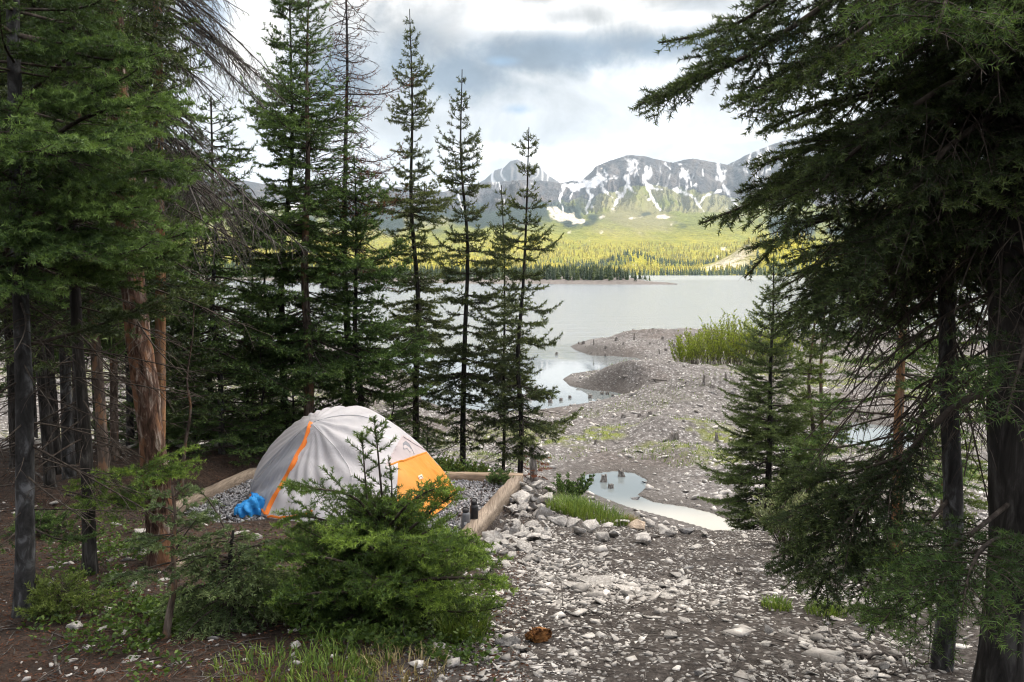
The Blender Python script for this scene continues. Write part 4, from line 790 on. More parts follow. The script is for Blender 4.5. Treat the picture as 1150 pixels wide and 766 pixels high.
def in_pad(n, rng):
    s = rng.random((n, 2)); P = PAD
    return ((P[0]*(1-s[:, :1])+P[1]*s[:, :1])*(1-s[:, 1:])+(P[3]*(1-s[:, :1])+P[2]*s[:, :1])*s[:, 1:])
q = in_pad(17000, rngp); scatter_stones('pad_gravel', 'loose grey gravel filling the timber edged tent pad', q[:, 0], q[:, 1], rngp.uniform(0.010, 0.024, len(q)), 'gravel', rngp, 0.2, z=PADZ-0.045+0.03*rngp.random(len(q)), n=9, tilt=1.0)
# small stones on the scree slope and the flats
rs = np.random.default_rng(88)
def scree_pts(n):
    y = 2.9+8.0*rs.random(n)**1.25; u = rs.uniform(-0.13, 0.62, n); x = u*y+rs.normal(size=n)*0.1
    edge = np.interp(y, [2, 4.3, 5.2, 7, 9, 12], [-0.55, -0.35, -0.15, -0.3, 0.0, -0.2])
    dens = sstep(-0.1, 0.35, fbm2(x*1.1, y*0.8, 4, 91)+0.05)
    ok = (x > edge-0.1+0.3*rs.normal(size=n)) & (seg_sd(x, y, PAD) > 0.15) & (rs.random(n) < 0.15+0.85*dens)
    return x[ok], y[ok]
x, y = scree_pts(30000); scatter_stones('scree_gravel', 'small pale stone chips scattered over the dark slope', x, y, np.exp(rs.normal(-4.70, 0.70, len(x))), 'rock', rs, 0.02, n=8, tilt=0.25, flat=0.34, tm=0.44)
A_ = [on_ground(*p)[:2] for p in ((585, 600), (640, 640), (700, 665), (780, 690), (900, 705), (1000, 690))]; A_ = cat_rom(np.array([[*a, 0] for a in A_]), 60); i_ = rs.integers(0, 60, 5200)
x = A_[i_, 0]+rs.normal(size=5200)*0.30; y = A_[i_, 1]+rs.normal(size=5200)*0.45; ok = (seg_sd(x, y, PAD) > 0.15) & (fbm2(x*1.5, y*1.2, 3, 97) > -0.18); x, y = x[ok], y[ok]
scatter_stones('shale_gravel', 'band of broken pale shale running down the slope', x, y, np.exp(rs.normal(-4.0, 0.5, len(x))), 'rock', rs, 0.02, n=8, tilt=0.22, flat=0.30, tm=0.6)
n = 17000; y = 12+58*rs.random(n)**1.5; x = rs.uniform(-0.62, 0.62, n)*y; ok = water_d(x, y) > 0.1
x, y = x[ok], y[ok]; scatter_stones('shore_gravel', 'grey stones strewn over the gravel flats', x, y, np.minimum(0.16, np.exp(rs.normal(-3.05, 0.6, len(x)))), 'rock', rs, 0.1)
n = 2600; y = 3.2+9*rs.random(n); x = rs.uniform(-0.66, 0.0, n)*y; ok = (seg_sd(x, y, PAD) > 0.1) & (fbm2(x, y, 3, 93) > 0.1)
x, y = x[ok], y[ok]; scatter_stones('forest_gravel', 'pale stone chips half sunk in the forest soil', x, y, np.exp(rs.normal(-4.3, 0.5, len(x))), 'rock', rs, 0.0)
# individual rocks
RV = []
for k in range(12):
    V, F = hull_rock(rs, 10+k % 5, (0.32, 0.5, 0.7)[k % 3], (1.4, 1.6, 1.15)[k % 3], True)
    RV.append({})
    for mt in ('rock', 'rock_tan', 'rock_dark'):
        RV[-1][mt] = make_mesh('rock', V, [(F, M[mt])], {'tint': np.full(len(V), 0.55)}, None)
def rock(x, y, s, label, group, mt='rock', k=None, dz=0.25, tilt=0.2, name='rock', rz=None):
    k = int(rs.integers(0, 12)) if k is None else k
    o = add_obj(name, RV[k][mt], None, (x, y, g1(x, y)+s*dz))
    o.rotation_euler = (rs.normal()*tilt, rs.normal()*tilt, rs.random()*6.28 if rz is None else rz); o.scale = (s, s*rs.uniform(0.8, 1.1), s*rs.uniform(0.8, 1.1))
    return tag(o, label, 'rock', group)
cnt = 0
def rock_px(px, py, wpx, *a, **k):
    p = on_ground(px, py); return rock(p[0], p[1], wpx/FPX*p[1]/2, *a, **k)
# rubble beside the pad
while cnt < 150:
    px = rs.uniform(548, 640); py = rs.uniform(545, 640)
    lo = np.interp(py, [545, 600, 640], [588, 548, 530]); hi = np.interp(py, [545, 570, 600, 640], [605, 640, 620, 590])
    if not lo < px < hi: continue
    rock_px(px, py, float(min(33, np.exp(rs.normal(2.62, 0.42)))), 'pale angular rock in the rubble pile beside the tent pad timber', 'rubble beside the tent pad', tilt=0.5, dz=0.35); cnt += 1
for px, py, w in [(612, 583, 30), (587, 575, 26), (628, 590, 26), (600, 606, 24)]: rock_px(px, py, w, 'pale angular rock in the rubble pile beside the tent pad timber', 'rubble beside the tent pad', tilt=0.5, dz=0.4)
# the ring of stones on the brow
for px, py, w, mt in [(722, 611, 30, 'rock'), (735, 607, 16, 'rock'), (716, 596, 26, 'rock_tan'), (728, 592, 18, 'rock'), (700, 592, 24, 'rock'), (690, 603, 22, 'rock'), (676, 606, 20, 'rock'), (683, 592, 18, 'rock'), (664, 598, 24, 'rock'), (745, 600, 22, 'rock'), (755, 603, 18, 'rock'), (772, 601, 20, 'rock_dark'), (705, 604, 14, 'rock'), (790, 603, 16, 'rock'), (650, 600, 22, 'rock'), (642, 592, 24, 'rock')]:
    rock_px(px, py, w, {30: 'largest pale angular rock standing in the heap on the slope brow', 26: 'tan rock lying on top of the heap on the slope brow'}.get(w, 'grey angular rock in the loose heap on the slope brow'), 'heap of rocks on the slope brow', mt, tilt=0.35, dz=0.45)
# slabs on the slope
for px, py, w, lab in [(662, 655, 60, 'long flat grey slab breaking through the slope, longest'), (700, 664, 52, 'flat grey slab in the middle of the slope'), (735, 672, 44, 'flat grey slab at the lower end of the row of slabs'), (640, 662, 40, 'broken slab edge at the upper end of the row of slabs')]:
    rock_px(px, py, w, lab, 'slabs on the slope', 'rock', k=0, tilt=0.10, dz=0.08, rz=-0.3).scale.z *= 0.5
for px, py, w, mt, lab in [(563, 727, 22, 'rock_dark', 'rounded grey stone touching the rotten wood chunk'), (577, 725, 24, 'rock_dark', 'larger grey stone between the rounded one and rotten wood chunk'), (551, 735, 14, 'rock_dark', 'small grey stone below the pair of rounded stones'), (486, 722, 15, 'rock', 'pale stone beside the grass under the bushy fir'), (118, 707, 22, 'rock', 'tilted pale elongated stone on the dark soil under the stand of trees'), (84, 704, 20, 'rock', 'flat pale stone beside the blue grey trunk foot'), (97, 727, 17, 'rock', 'flat white stone lowest on the bare forest soil'), (90, 583, 12, 'rock', 'white stone at the thin dark trunk'), (60, 568, 16, 'rock', 'rounded white stone behind the blue grey trunk'), (80, 636, 12, 'rock', 'white stone on soil between the blue grey and dark trunks'),
                       (215, 632, 34, 'rock', 'long pale stone behind the bent sapling'), (205, 641, 30, 'rock_tan', 'tan stone against the foot of the red trunk'), (162, 622, 22, 'rock', 'pale stone leaning on the thick red trunk'), (272, 602, 22, 'rock', 'white flat stone before the tent pad gravel'), (157, 600, 16, 'rock', 'white stone by the orange timber end'), (288, 607, 18, 'rock', 'white stone half hidden under fir boughs by the pad')]:
    rock_px(px, py, w, lab, None, mt, tilt=0.2, dz=0.2)
# loose rocks on the slope
cnt = 0
while cnt < 150:
    px = rs.uniform(520, 1060); py = 766-165*rs.random()**1.1
    if px < np.interp(py, [600, 690, 766], [600, 560, 500]): continue
    p = on_ground(px, py)
    if p[1] > 11 or fbm2(np.array([p[0]*0.8]), np.array([p[1]*0.6]), 3, 95)[0] < -0.12: continue
    w = float(min(26, np.exp(rs.normal(2.45, 0.40))))
    rock(p[0], p[1], w/FPX*p[1]/2, 'pale angular stone lying loose on the dark gravel slope', 'loose stones on the slope', 'rock' if rs.random() < 0.85 else 'rock_dark', dz=0.12, tilt=0.18); cnt += 1
# rotten wood chunk
def chunk():
    p = on_ground(606, 722); rng = np.random.default_rng(9); V, F = hull_rock(rng, 26, 0.75, 1.3, True)
    V = V+0.08*rng.normal(size=V.shape); mb = MB(); mb.add(V*0.062*np.array([1, .9, .95]), F, M['rotten'])
    o = mb.build('rotten_log_chunk', None, loc=p+[0, 0, 0.035], smooth=None); tag(o, 'chunk of rotten orange wood lying on the slope beside grey stones', 'wood chunk')
chunk()
# ------------------------------------------------------------------ stumps, snags, driftwood
def stump_mesh(rng, h=0.5, r=0.13, roots=5):
    mb = MB(); n = 14; K = 9; t = np.linspace(0, 1, K); th = np.arange(n)*6.283/n
    V = np.zeros((K, n, 3)); ph = rng.random()*6
    for k in range(K):
        rr = r*(1.0-0.22*t[k]+0.9*np.exp(-t[k]*6)*(0.5+0.5*np.cos(roots*th+ph)))*(1+0.10*rng.normal(size=n)*0.6)
        top = h*t[k]*(1+0.10*np.sin(th*2+ph)*(t[k] > 0.9)+0.12*rng.normal(size=n)*(t[k] > 0.95))
        V[k] = np.stack([rr*np.cos(th), rr*np.sin(th), top-0.08], -1)
    i = np.arange(K-1)[:, None]*n; j = np.arange(n)[None]
    F = np.stack([i+j, i+(j+1) % n, i+n+(j+1) % n, i+n+j], -1).reshape(-1, 4); mb.add(V.reshape(-1, 3), F, M['drift'])
    c = len(V.reshape(-1, 3)); top = V[-1]; mb.add(np.vstack([top, top.mean(0)[None]-[[0, 0, 0.03]]]), np.array([[a, (a+1) % n, n] for a in range(n)]), M['drift'])
    return mb
st_me = []
for k in range(4):
    o = stump_mesh(np.random.default_rng(200+k), (0.42, 0.6, 0.35, 0.8)[k], (0.15, 0.12, 0.2, 0.11)[k]).build('stump'); st_me.append(o.data); bpy.data.objects.remove(o)
def stump(p, s, label, group, k=None):
    k = int(rs.integers(0, 4)) if k is None else k
    o = add_obj('tree_stump', st_me[k], None, (p[0], p[1], max(p[2], -0.12)-0.02)); o.scale = (s, s, s); o.rotation_euler = (rs.normal()*0.08, rs.normal()*0.08, rs.random()*6.28)
    return tag(o, label, 'tree stump', group)
for px, py in [(650, 386), (655, 386), (667, 386), (692, 381), (712, 380), (744, 379), (763, 379), (772, 383), (788, 384), (757, 389), (748, 392), (741, 396), (758, 396), (764, 396), (730, 384), (700, 386), (680, 390)]:
    stump(onz(px, py, 0.3) if px < 660 else on_ground(px, py+2), rs.uniform(0.35, 0.8), 'small weathered stump on the far stony point', 'stumps on the far point')
for px, py in [(660, 397), (666, 397), (680, 400), (672, 399), (676, 443), (682, 443), (688, 445), (663, 447), (640, 447), (630, 450), (618, 452), (665, 420), (625, 398), (560, 430), (545, 446), (602, 436)]:
    stump(onz(px, py, 0.0), rs.uniform(0.4, 0.6), 'dark stump standing in the calm inlet water', 'stumps in the inlets', 2)
for px, py, s, lab in [(678, 541, 0.85, 'tallest pair of dark stumps standing in the blue pond'), (698, 535, 0.9, 'dark stump standing in the pond near its far bank'), (664, 540, 0.55, 'squat dark stump near the grassy end of the pond'), (686, 548, 0.6, 'short stump in the middle of the pond')]:
    stump(onz(px, py, 0.0), s*0.75, lab, 'stumps in the pond', 2 if s < 0.7 else 0)
for px, py, w in [(713, 560, 20), (720, 565, 14), (716, 546, 10), (724, 542, 8), (704, 547, 8)]:
    p = onz(px, py, 0.0); rock(p[0], p[1], w/FPX*p[1]/2, 'dark wet stone standing out of the pond', 'stones in the pond', 'rock_dark', dz=0.6)
for px, py, s, lab in [(757, 494, 1.35, 'big grey stump with spread roots on the gravel flat'), (700, 470, 0.8, 'weathered stump on the mound behind the big rooted stump'), (718, 468, 0.7, 'weathered stump on the mound behind the big rooted stump'), (730, 466, 0.75, 'weathered stump on the mound behind the big rooted stump'), (805, 496, 0.8, 'grey stump beside the spreading young spruce'), (790, 432, 0.9, 'pale stump just below the willow shrubs'), (800, 436, 0.8, 'pale stump just below the willow shrubs'), (815, 427, 0.8, 'pale stump just below the willow shrubs'), (668, 500, 0.6, 'small stump on the grassy flat'), (982, 424, 0.9, 'stump on the dry grass seen through dark boughs'), (840, 470, 0.8, 'stump half hidden by the spreading young spruce'), (500, 448, 0.8, 'stump on the shore between slender spruces')]:
    stump(on_ground(px, py), s*0.62, lab, 'stumps on the gravel flat')
# snag post with rusty dead boughs at the foot of the slender spruces
ps = on_ground(600, 540)
make_tree('snag', 'short grey snag post hung with rusty dead boughs', 'snag', (ps[0], ps[1]), 0.7, px_w(9, ps[1]), dict(prof=lambda g: 0.42, nwh=5, per=3, c0=0.1, c1=0.6, e_lo=-0.1, e_hi=0.0, needle=MIDN, nm='needle_rust', bark='drift', rtop=px_w(7, ps[1]), sides=10, tint=0.75, bare=0.45, flare=0.1), None, 141, top=at(597, 492, ps[1]))
# driftwood and fallen sticks
def stick(label, pts, r, mt='drift', forks=4, seed=1, cat='fallen branch', name='fallen_branch', group=None, lift=0.5):
    rng = np.random.default_rng(seed); P = []
    for px, py in pts:
        p = on_ground(px, py); P.append(p+[0, 0, r*lift])
    P = cat_rom(P, 18); P[:, 2] += 0.01*rng.normal(size=18); c = P.mean(0); mb = MB(); L = np.linalg.norm(P[-1]-P[0])
    v, f = tubes(P[None], (r*np.linspace(1, 0.35, 18)*(1+0.1*rng.normal(size=18)))[None], 7); mb.add(v, f, M[mt])
    if forks:
        Q, l, s, _ = ramify(P[None], np.array([L]), L/forks, lambda s, Lx: 0.35*Lx*(1-s)+0.03, 0.7, rng, 0.3, 5, -0.05)
        if len(Q): v, f = tubes(Q, np.full((len(Q), 5), r*0.4)*np.linspace(1, .4, 5), 4); mb.add(v, f, M[mt])
    return tag(mb.build(name, None, loc=c, origin=c), label, cat, group)
stick('dry forked branch lying on bare earth below the bushy fir', [(478, 742), (505, 738), (530, 741), (545, 752)], 0.008, 'twig_grey', 6, 1)
stick('thin curved dry stick standing out of the slope edge', [(528, 720), (532, 738), (534, 760)], 0.006, 'twig_grey', 3, 2)
stick('pale bent stick on the forest soil at the picture edge'.replace(' at the picture edge', ' among the trees'), [(62, 742), (66, 755), (74, 763)], 0.006, 'drift', 0, 3)
stick('long fallen branch lying behind the blue grey trunk', [(38, 530), (60, 548), (85, 560), (110, 570)], 0.016, 'twig_grey', 3, 4)
stick('thin dead stick on soil between the dark trunk and red trunk', [(82, 700), (100, 688), (115, 675)], 0.006, 'twig_grey', 2, 5)
stick('fallen branch across the scree below the hanging bough', [(962, 738), (1000, 742), (1040, 752)], 0.010, 'twig_grey', 4, 6)
stick('short grey root lying on the scree', [(915, 700), (935, 712), (950, 735)], 0.010, 'drift', 3, 7)
stick('grey log half sunk by the red trunk foot', [(120, 632), (150, 622), (178, 618)], 0.022, 'drift', 2, 8)
stick('forked stick on the scree beside the thin grey trunk', [(980, 752), (1010, 758), (1040, 748)], 0.008, 'twig_grey', 4, 9)
stick('grey driftwood log stretched on the mound before the willows', [(700, 424), (735, 428), (770, 432)], 0.09, 'drift', 3, 10, 'driftwood', 'driftwood_log')
# ------------------------------------------------------------------ the tent
def fabric_mat(name, col, transl=0.3, rough=0.6, bumpk=0.25, tint2=None):
    m, n = mat(name); o = n.obj()
    w = n.noise(n.scale(o, (5, 5, 2.0)), 1.4, 5, 0.6, 0.8); weave = n.noise(o, 60, 3)
    c = n.mix(n.rng(w, 0.35, 0.7, 0, 0.35), col, tint2 or tuple(x*0.82 for x in col))
    a = n.bsdf(c, rough, 0.3, n.bump(n.math('ADD', w, n.math('MULTIPLY', weave, 0.05)), bumpk, 0.06))
    b = n.node('ShaderNodeBsdfTranslucent'); n.put(b.inputs[0], c)
    x = n.node('ShaderNodeMixShader'); x.inputs[0].default_value = transl
    n.l.new(a, x.inputs[1]); n.l.new(b.outputs[0], x.inputs[2]); n.out(x.outputs[0]); return m
M['fly'] = fabric_mat('grey_tent_fly', (0.60, 0.585, 0.605), 0.30, 0.5)
M['flyside'] = fabric_mat('shade_toned_door_panel', (0.40, 0.41, 0.45), 0.25, 0.5)  # fly grey darkened: the door side's shade is put into the colour
M['orange'] = fabric_mat('orange_tent_fabric', (0.86, 0.33, 0.045), 0.35, 0.5, 0.2, (0.82, 0.42, 0.10))
M['vent'] = fabric_mat('pale_mesh_vent', (0.66, 0.58, 0.585), 0.4, 0.7, 0.1)
M['trim'] = fabric_mat('orange_trim', (0.78, 0.20, 0.025), 0.1, 0.6, 0.2)
M['greyink'] = fabric_mat('grey_print', (0.20, 0.20, 0.22), 0.0, 0.7, 0.05)
M['white'] = fabric_mat('white_patch', (0.62, 0.50, 0.38), 0.0, 0.7, 0.05)
M['blue'] = fabric_mat('blue_tarp', (0.035, 0.30, 0.70), 0.2, 0.6, 0.35, (0.02, 0.20, 0.55))
M['navy'] = fabric_mat('navy_groundsheet', (0.05, 0.13, 0.28), 0.0, 0.5)
def build_tent():
    zb = PADZ+0.0
    P0 = onz(279, 561, zb); P1 = onz(514, 555, zb)
    ridge = [(288, 527), (311, 494), (345, 467), (379, 457), (414, 460), (447, 478), (473, 501), (491, 522), (504, 539)]
    row2 = [(287, 536, 9.15), (312, 508, 9.10), (349, 476, 9.05), (381, 479, 9.0), (415, 485, 9.0), (447, 500, 9.0), (470, 517, 9.1), (488, 531, 9.2), (502, 544, 9.35)]
    row1 = [(287, 553, 9.0), (302, 545, 8.85), (324, 527, 8.74), (360, 533, 8.6), (405, 538, 8.5), (445, 540, 8.5), (472, 546, 8.65), (490, 552, 8.9), (504, 553, 9.25)]
    row0 = [(284, 569), (291, 576), (298, 580), (345, 590), (400, 594), (445, 592), (475, 585), (495, 573), (507, 563)]
    tcol = np.linspace(0, 1, 11)
    rows = [[P0]+[onz(a, b, zb) for a, b in row0]+[P1], [P0]+[at(*p) for p in row1]+[P1], [P0]+[at(*p) for p in row2]+[P1],
            [P0]+[at(a, b, 9.30+0.25*math.sin(math.pi*t)) for (a, b), t in zip(ridge, tcol[1:-1])]+[P1]]
    rg = np.array(rows[3]); bk = []; bk2 = []
    for k, t in enumerate(tcol):
        h = rg[k][2]-zb; s = math.sin(math.pi*t)
        bk.append(np.array([rg[k][0], rg[k][1]+0.30*s, zb+h*0.62])); bk2.append(np.array([rg[k][0], rg[k][1]+0.48*s, zb]))
    bk[0] = bk2[0] = P0; bk[-1] = bk2[-1] = P1
    rows += [bk, bk2]
    NU, NV = 180, 140
    fine = np.array([cat_rom(r, NU) for r in rows])                       # (6, NU, 3)
    G = np.stack([cat_rom(fine[:, j], NV) for j in range(NU)], 1)         # (NV, NU, 3)
    G[..., 2] = np.maximum(G[..., 2], zb)
    # taut folds fanning from the apex, sagging between the seams
    dv = np.gradient(G, axis=0); du = np.gradient(G, axis=1); N = nrm(np.cross(du, dv)); vv, uu = np.meshgrid(np.linspace(0, 5, NV), np.linspace(0, 10, NU), indexing='ij')
    ang = np.arctan2(vv-2, uu-3); rad = np.hypot(vv-2, (uu-3)*0.6)
    fold = 0.5*np.sin(ang*26+3*vn2(uu, vv, 3))*np.exp(-((rad-1.2)/1.4)**2)+0.8*fbm2(uu*0.9+vv*0.8, vv*2.6, 3, 7)+0.5*np.sin(vv*9+uu*1.3)*np.exp(-((uu-3)/2.0)**2)*(vv < 2)
    win = np.sin(np.pi*np.linspace(0, 1, NU))[None]**0.5*sstep(0.0, 0.4, vv)*sstep(5, 4.6, vv)
    G = G+N*(fold*win*0.027)[..., None]
    # seams pull inward along the pole lines
    G = G-N*(0.02*win*np.sin(np.pi*np.clip((vv-2), 0, 1)))[..., None]*0.5
    idx = np.arange(NV*NU).reshape(NV, NU); F = np.stack([idx[:-1, :-1], idx[:-1, 1:], idx[1:, 1:], idx[1:, :-1]], -1).reshape(-1, 4)
    V = G.reshape(-1, 3); cen = V[F].mean(1); px, py = to_px(cen); fv = (F[:, 0]//NU)/(NV-1)*5; fu = (F[:, 0] % NU)/(NU-1)*10
    front = fv < 3.0
    seam = 523-(px-434)*(15.5/47)
    orange = (fu > 6) & (((px > 434+np.maximum(0, (py-523))*-0.12) & (py > seam) & front) | ((fv >= 3) & (fu > 8.0)))
    vent = front & ~orange & (py > 489+0*px) & (px > 434+(522-py)*(18/33)) & (py < seam+1) & (py > 489+(px-452)*(18/29)-1.5)
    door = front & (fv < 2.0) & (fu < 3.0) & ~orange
    c = np.array([(P0[0]+P1[0])/2, 9.2, zb]); root = empty('dome_tent', c, 'grey and orange dome tent pitched on the timber edged gravel pad', 'tent')
    def panel(name, mask, mt, parent=root):
        f = F[mask]; used, inv = np.unique(f, return_inverse=True)
        o = add_obj(name, make_mesh(name, V[used]-c, [(inv.reshape(f.shape), M[mt])], None, True), parent); return o
    rest = ~(orange | vent | door)
    fly = panel('fly_sheet', rest, 'fly'); panel('door_panel', door, 'flyside')['label'] = 'door panel with blue grey shade in its colour beside the orange zip'
    op = panel('end_panel', orange, 'orange'); op['label'] = 'bright orange end panel'; vp = panel('vent', vent, 'vent')
    fr = G[:NV*3//5].reshape(-1, 3); Nf = N[:NV*3//5].reshape(-1, 3); fpx, fpy = to_px(fr); tocam = nrm(np.array([0, 0, CAMZ])-fr)
    def surf(a, b, off=0.008):
        i = int(np.argmin((fpx-a)**2+(fpy-b)**2)); return fr[i]+tocam[i]*off
    def strip(name, pts, w, mt, off=0.012, n=40, parent=root):
        A = cat_rom(pts, n) if len(pts) > 2 else np.linspace(pts[0], pts[1], n)
        C = np.array([surf(a, b, off) for a, b in A]); C[1:-1] = (C[:-2]+C[1:-1]*2+C[2:])/4; C[1:-1] = (C[:-2]+C[1:-1]*2+C[2:])/4
        T = nrm(np.gradient(C, axis=0)); view = nrm(np.array([0, 0, CAMZ])-C); S = nrm(np.cross(T, view))
        ww = (w if np.ndim(w) else np.full(n, w))[:, None]
        Vv = np.stack([C-S*ww, C-S*ww*0.5+view*0.006, C+S*ww*0.5+view*0.006, C+S*ww], 1).reshape(-1, 3); k = np.arange(n-1)[:, None]*4; j = np.arange(3)[None]
        Fq = np.stack([k+j, k+j+1, k+5+j, k+4+j], -1).reshape(-1, 4)
        mb = MB(); mb.add(Vv, Fq, M[mt]); return mb.build(name, parent, origin=c)
    strip('zip_strip', [(350, 474), (341, 498), (325, 529), (310, 556), (299, 578)], np.linspace(0.022, 0.030, 40), 'trim')
    strip('hem', [(298, 578), (290, 566), (284, 558), (280, 555)], 0.010, 'trim'); strip('hem', [(300, 580), (320, 581), (340, 578), (350, 574)], 0.012, 'trim')
    strip('seam_tape', [(349, 475), (330, 492), (306, 517), (286, 540)], 0.006, 'fly'); strip('seam_tape', [(350, 476), (372, 497), (390, 522), (396, 540)], 0.004, 'fly')
    strip('seam_tape', [(352, 474), (378, 467), (410, 468), (440, 480)], 0.004, 'flyside')
    strip('seam_tape', [(437, 522), (447, 518.8), (459, 515), (481, 507.5)], 0.010, 'orange'); strip('vent_edge', [(434, 521), (440, 511), (446, 500), (452, 490)], 0.006, 'vent'); strip('vent_edge', [(452, 490), (462, 496), (472, 502), (481, 507)], 0.006, 'vent')
    # printed emblem on the vent: a dark head-shaped blot on two legs; square badge on the orange panel
    def blot(name, poly, mt, parent, off=0.012):
        C = np.array([surf(a, b, off) for a, b in poly]); m0 = C.mean(0); view = nrm(np.array([0, 0, CAMZ])-m0); h = nrm(np.cross([0, 0, 1.0], view)); upv = np.cross(view, h)
        q = np.array([[(a-np.mean([p[0] for p in poly]))*m0[1]/FPX, -(b-np.mean([p[1] for p in poly]))*m0[1]/FPX] for a, b in poly])
        W = np.vstack([m0[None]+view*0.004, m0+q[:, :1]*-h+q[:, 1:]*upv]) if False else np.vstack([m0[None]+view*0.004, C])
        mb = MB(); k = len(C); mb.add(W, np.array([[0, 1+i, 1+(i+1) % k] for i in range(k)]), M[mt]); return mb.build(name, parent, origin=c)
    blot('emblem', [(452, 498), (456, 495), (459, 498), (462, 503), (461, 508), (457, 504), (453, 505)], 'greyink', vp)
    strip('emblem_line', [(460, 500), (463, 505), (465, 510)], 0.003, 'greyink', parent=vp, n=8)
    blot('badge', [(469, 534), (474, 532.5), (476, 537), (471, 538.5)], 'white', op, 0.02)
    strip('badge_mark', [(470.5, 537), (472.5, 534.5), (474.5, 536.5)], 0.003, 'greyink', 0.03, 10, op)
    # guy line tab and groundsheet edge
    mb = MB(); g = [onz(350, 586, zb+0.02), onz(380, 584, zb+0.02), onz(410, 586, zb+0.03), onz(410, 594, zb+0.01), onz(350, 594, zb+0.01)]
    g = np.array(g); th = 0.012; Vg = np.vstack([g, g-[0, 0, th]]); mb.add(Vg, np.array([[0, 1, 4, 4], ])[:, :3], M['navy']); mb.add(Vg, np.array([[0, 1, 3], [1, 2, 3], [0, 3, 4]]), M['navy']); mb.build('groundsheet', root, origin=c)
    # crumpled blue tarp by the door
    rng = np.random.default_rng(4); NUu, NVv = 70, 40; a, b = np.meshgrid(np.linspace(0, 1, NUu), np.linspace(0, 1, NVv), indexing='ij')
    c0 = onz(281, 576, zb); e = 1.0-(2*b-1)**4; th = 2*math.pi*a
    rr = 0.5*np.sin(np.pi*b*0.5+0.0); hh = np.cos(np.pi*b*0.5)
    fo = 1+0.22*np.sin(th*9+5*vn2(a*3, b*3, 5))*b+0.25*fbm2(np.cos(th)*2, np.sin(th)*2+b*3, 3, 6)
    X = c0[0]+0.155*2*rr*fo*np.cos(th)*0.95; Yy = c0[1]+0.05+0.16*2*rr*fo*np.sin(th); Z = zb-0.01+0.165*hh**0.7*(1+0.25*np.cos(th))*(0.8+0.4*fo*0.5)
    Z += 0.022*fbm2(a*30, b*10, 3, 8); idx = np.arange(NUu*NVv).reshape(NUu, NVv); Fb = np.stack([idx[:-1, :-1], idx[1:, :-1], idx[1:, 1:], idx[:-1, 1:]], -1).reshape(-1, 4)
    mb = MB(); mb.add(np.stack([X, Yy, Z], -1).reshape(-1, 3), Fb, M['blue']); o = mb.build('blue_bundle', None, loc=c0, origin=c0); tag(o, 'crumpled bright blue sheet bundled at the tent door', 'tarp')
build_tent()
# ------------------------------------------------------------------ bottles
def lathe(mb, prof, mt, n=28, c=(0, 0, 0)):
    prof = np.asarray(prof, float); th = np.arange(n)*2*math.pi/n; K = len(prof)
    V = np.stack([prof[:, 0][:, None]*np.cos(th)+c[0], prof[:, 0][:, None]*np.sin(th)+c[1], np.repeat(prof[:, 1][:, None], n, 1)+c[2]], -1).reshape(-1, 3)
    i = np.arange(K-1)[:, None]*n; j = np.arange(n)[None]; mb.add(V, np.stack([i+j, i+(j+1) % n, i+n+(j+1) % n, i+n+j], -1).reshape(-1, 4), mt)
def plain(name, col, rough=0.4, metal=0.0):
    m, n = mat(name); o = n.obj(); f = n.noise(o, 40, 4)
    n.out(n.bsdf(n.mix(n.rng(f, 0.4, 0.7, 0, 0.3), col, tuple(x*0.6 for x in col)), n.math('ADD', rough, n.math('MULTIPLY', f, 0.15)), 0.5, None, Metallic=metal)); return m
M['black'] = plain('black_powder_coat', (0.012, 0.012, 0.013)); M['greymetal'] = plain('grey_plastic_bottle', (0.13, 0.135, 0.145), 0.35); M['blacklid'] = plain('black_lid', (0.018, 0.018, 0.02), 0.5); M['paper'] = plain('white_label', (0.6, 0.6, 0.6), 0.6); M['teal'] = plain('teal_cloth', (0.04, 0.12, 0.15), 0.8)
def bottle(label, px, py, hpx, wpx, body, badge):
    p = onz(px, py, PADZ); p[2] = PADZ-0.015; s = p[1]/FPX; h = hpx*s; r = wpx*s/2
    root = empty('water_bottle', p, label, 'bottle')
    mb = MB(); hb = h*0.80; lathe(mb, [(0, 0), (r*0.92, 0), (r, 0.008), (r, hb*0.86), (r*0.93, hb*0.93), (r*0.66, hb*0.985), (r*0.62, hb), (0, hb)], M[body]); mb.build('body', root)
    mb = MB(); lathe(mb, [(r*0.64, hb-0.002), (r*0.72, hb+0.002), (r*0.72, hb+h*0.11), (r*0.64, hb+h*0.125), (0, hb+h*0.125)], M['blacklid']); lid = mb.build('lid', root)
    mb = MB(); t = np.linspace(0, math.pi, 16); P = np.stack([r*0.62*np.cos(t), 0*t, hb+h*0.11+h*0.10*np.sin(t)], -1); v, f = tubes(P[None], np.full((1, 16), r*0.13), 8); mb.add(v, f, M['blacklid']); mb.build('handle', lid)
    mb = MB(); n = 7; a = np.linspace(-0.30, 0.30, n)-math.pi/2; z0, z1 = badge
    if z1 > z0:
        V = np.concatenate([np.stack([(r+0.0015)*np.cos(a), (r+0.0015)*np.sin(a), np.full(n, h*zz)], -1) for zz in (z0, z1)]); i = np.arange(n-1); mb.add(V, np.stack([i, i+1, i+n+1, i+n], -1), M['paper']); mb.build('label_mark', root)
    return root
bottle('tall black insulated bottle standing on gravel by the timber', 532.5, 590, 33, 9.5, 'black', (0.14, 0.18))
bottle('shorter grey water bottle with black lid and white label', 523, 594, 27, 10.5, 'greymetal', (0.30, 0.42))
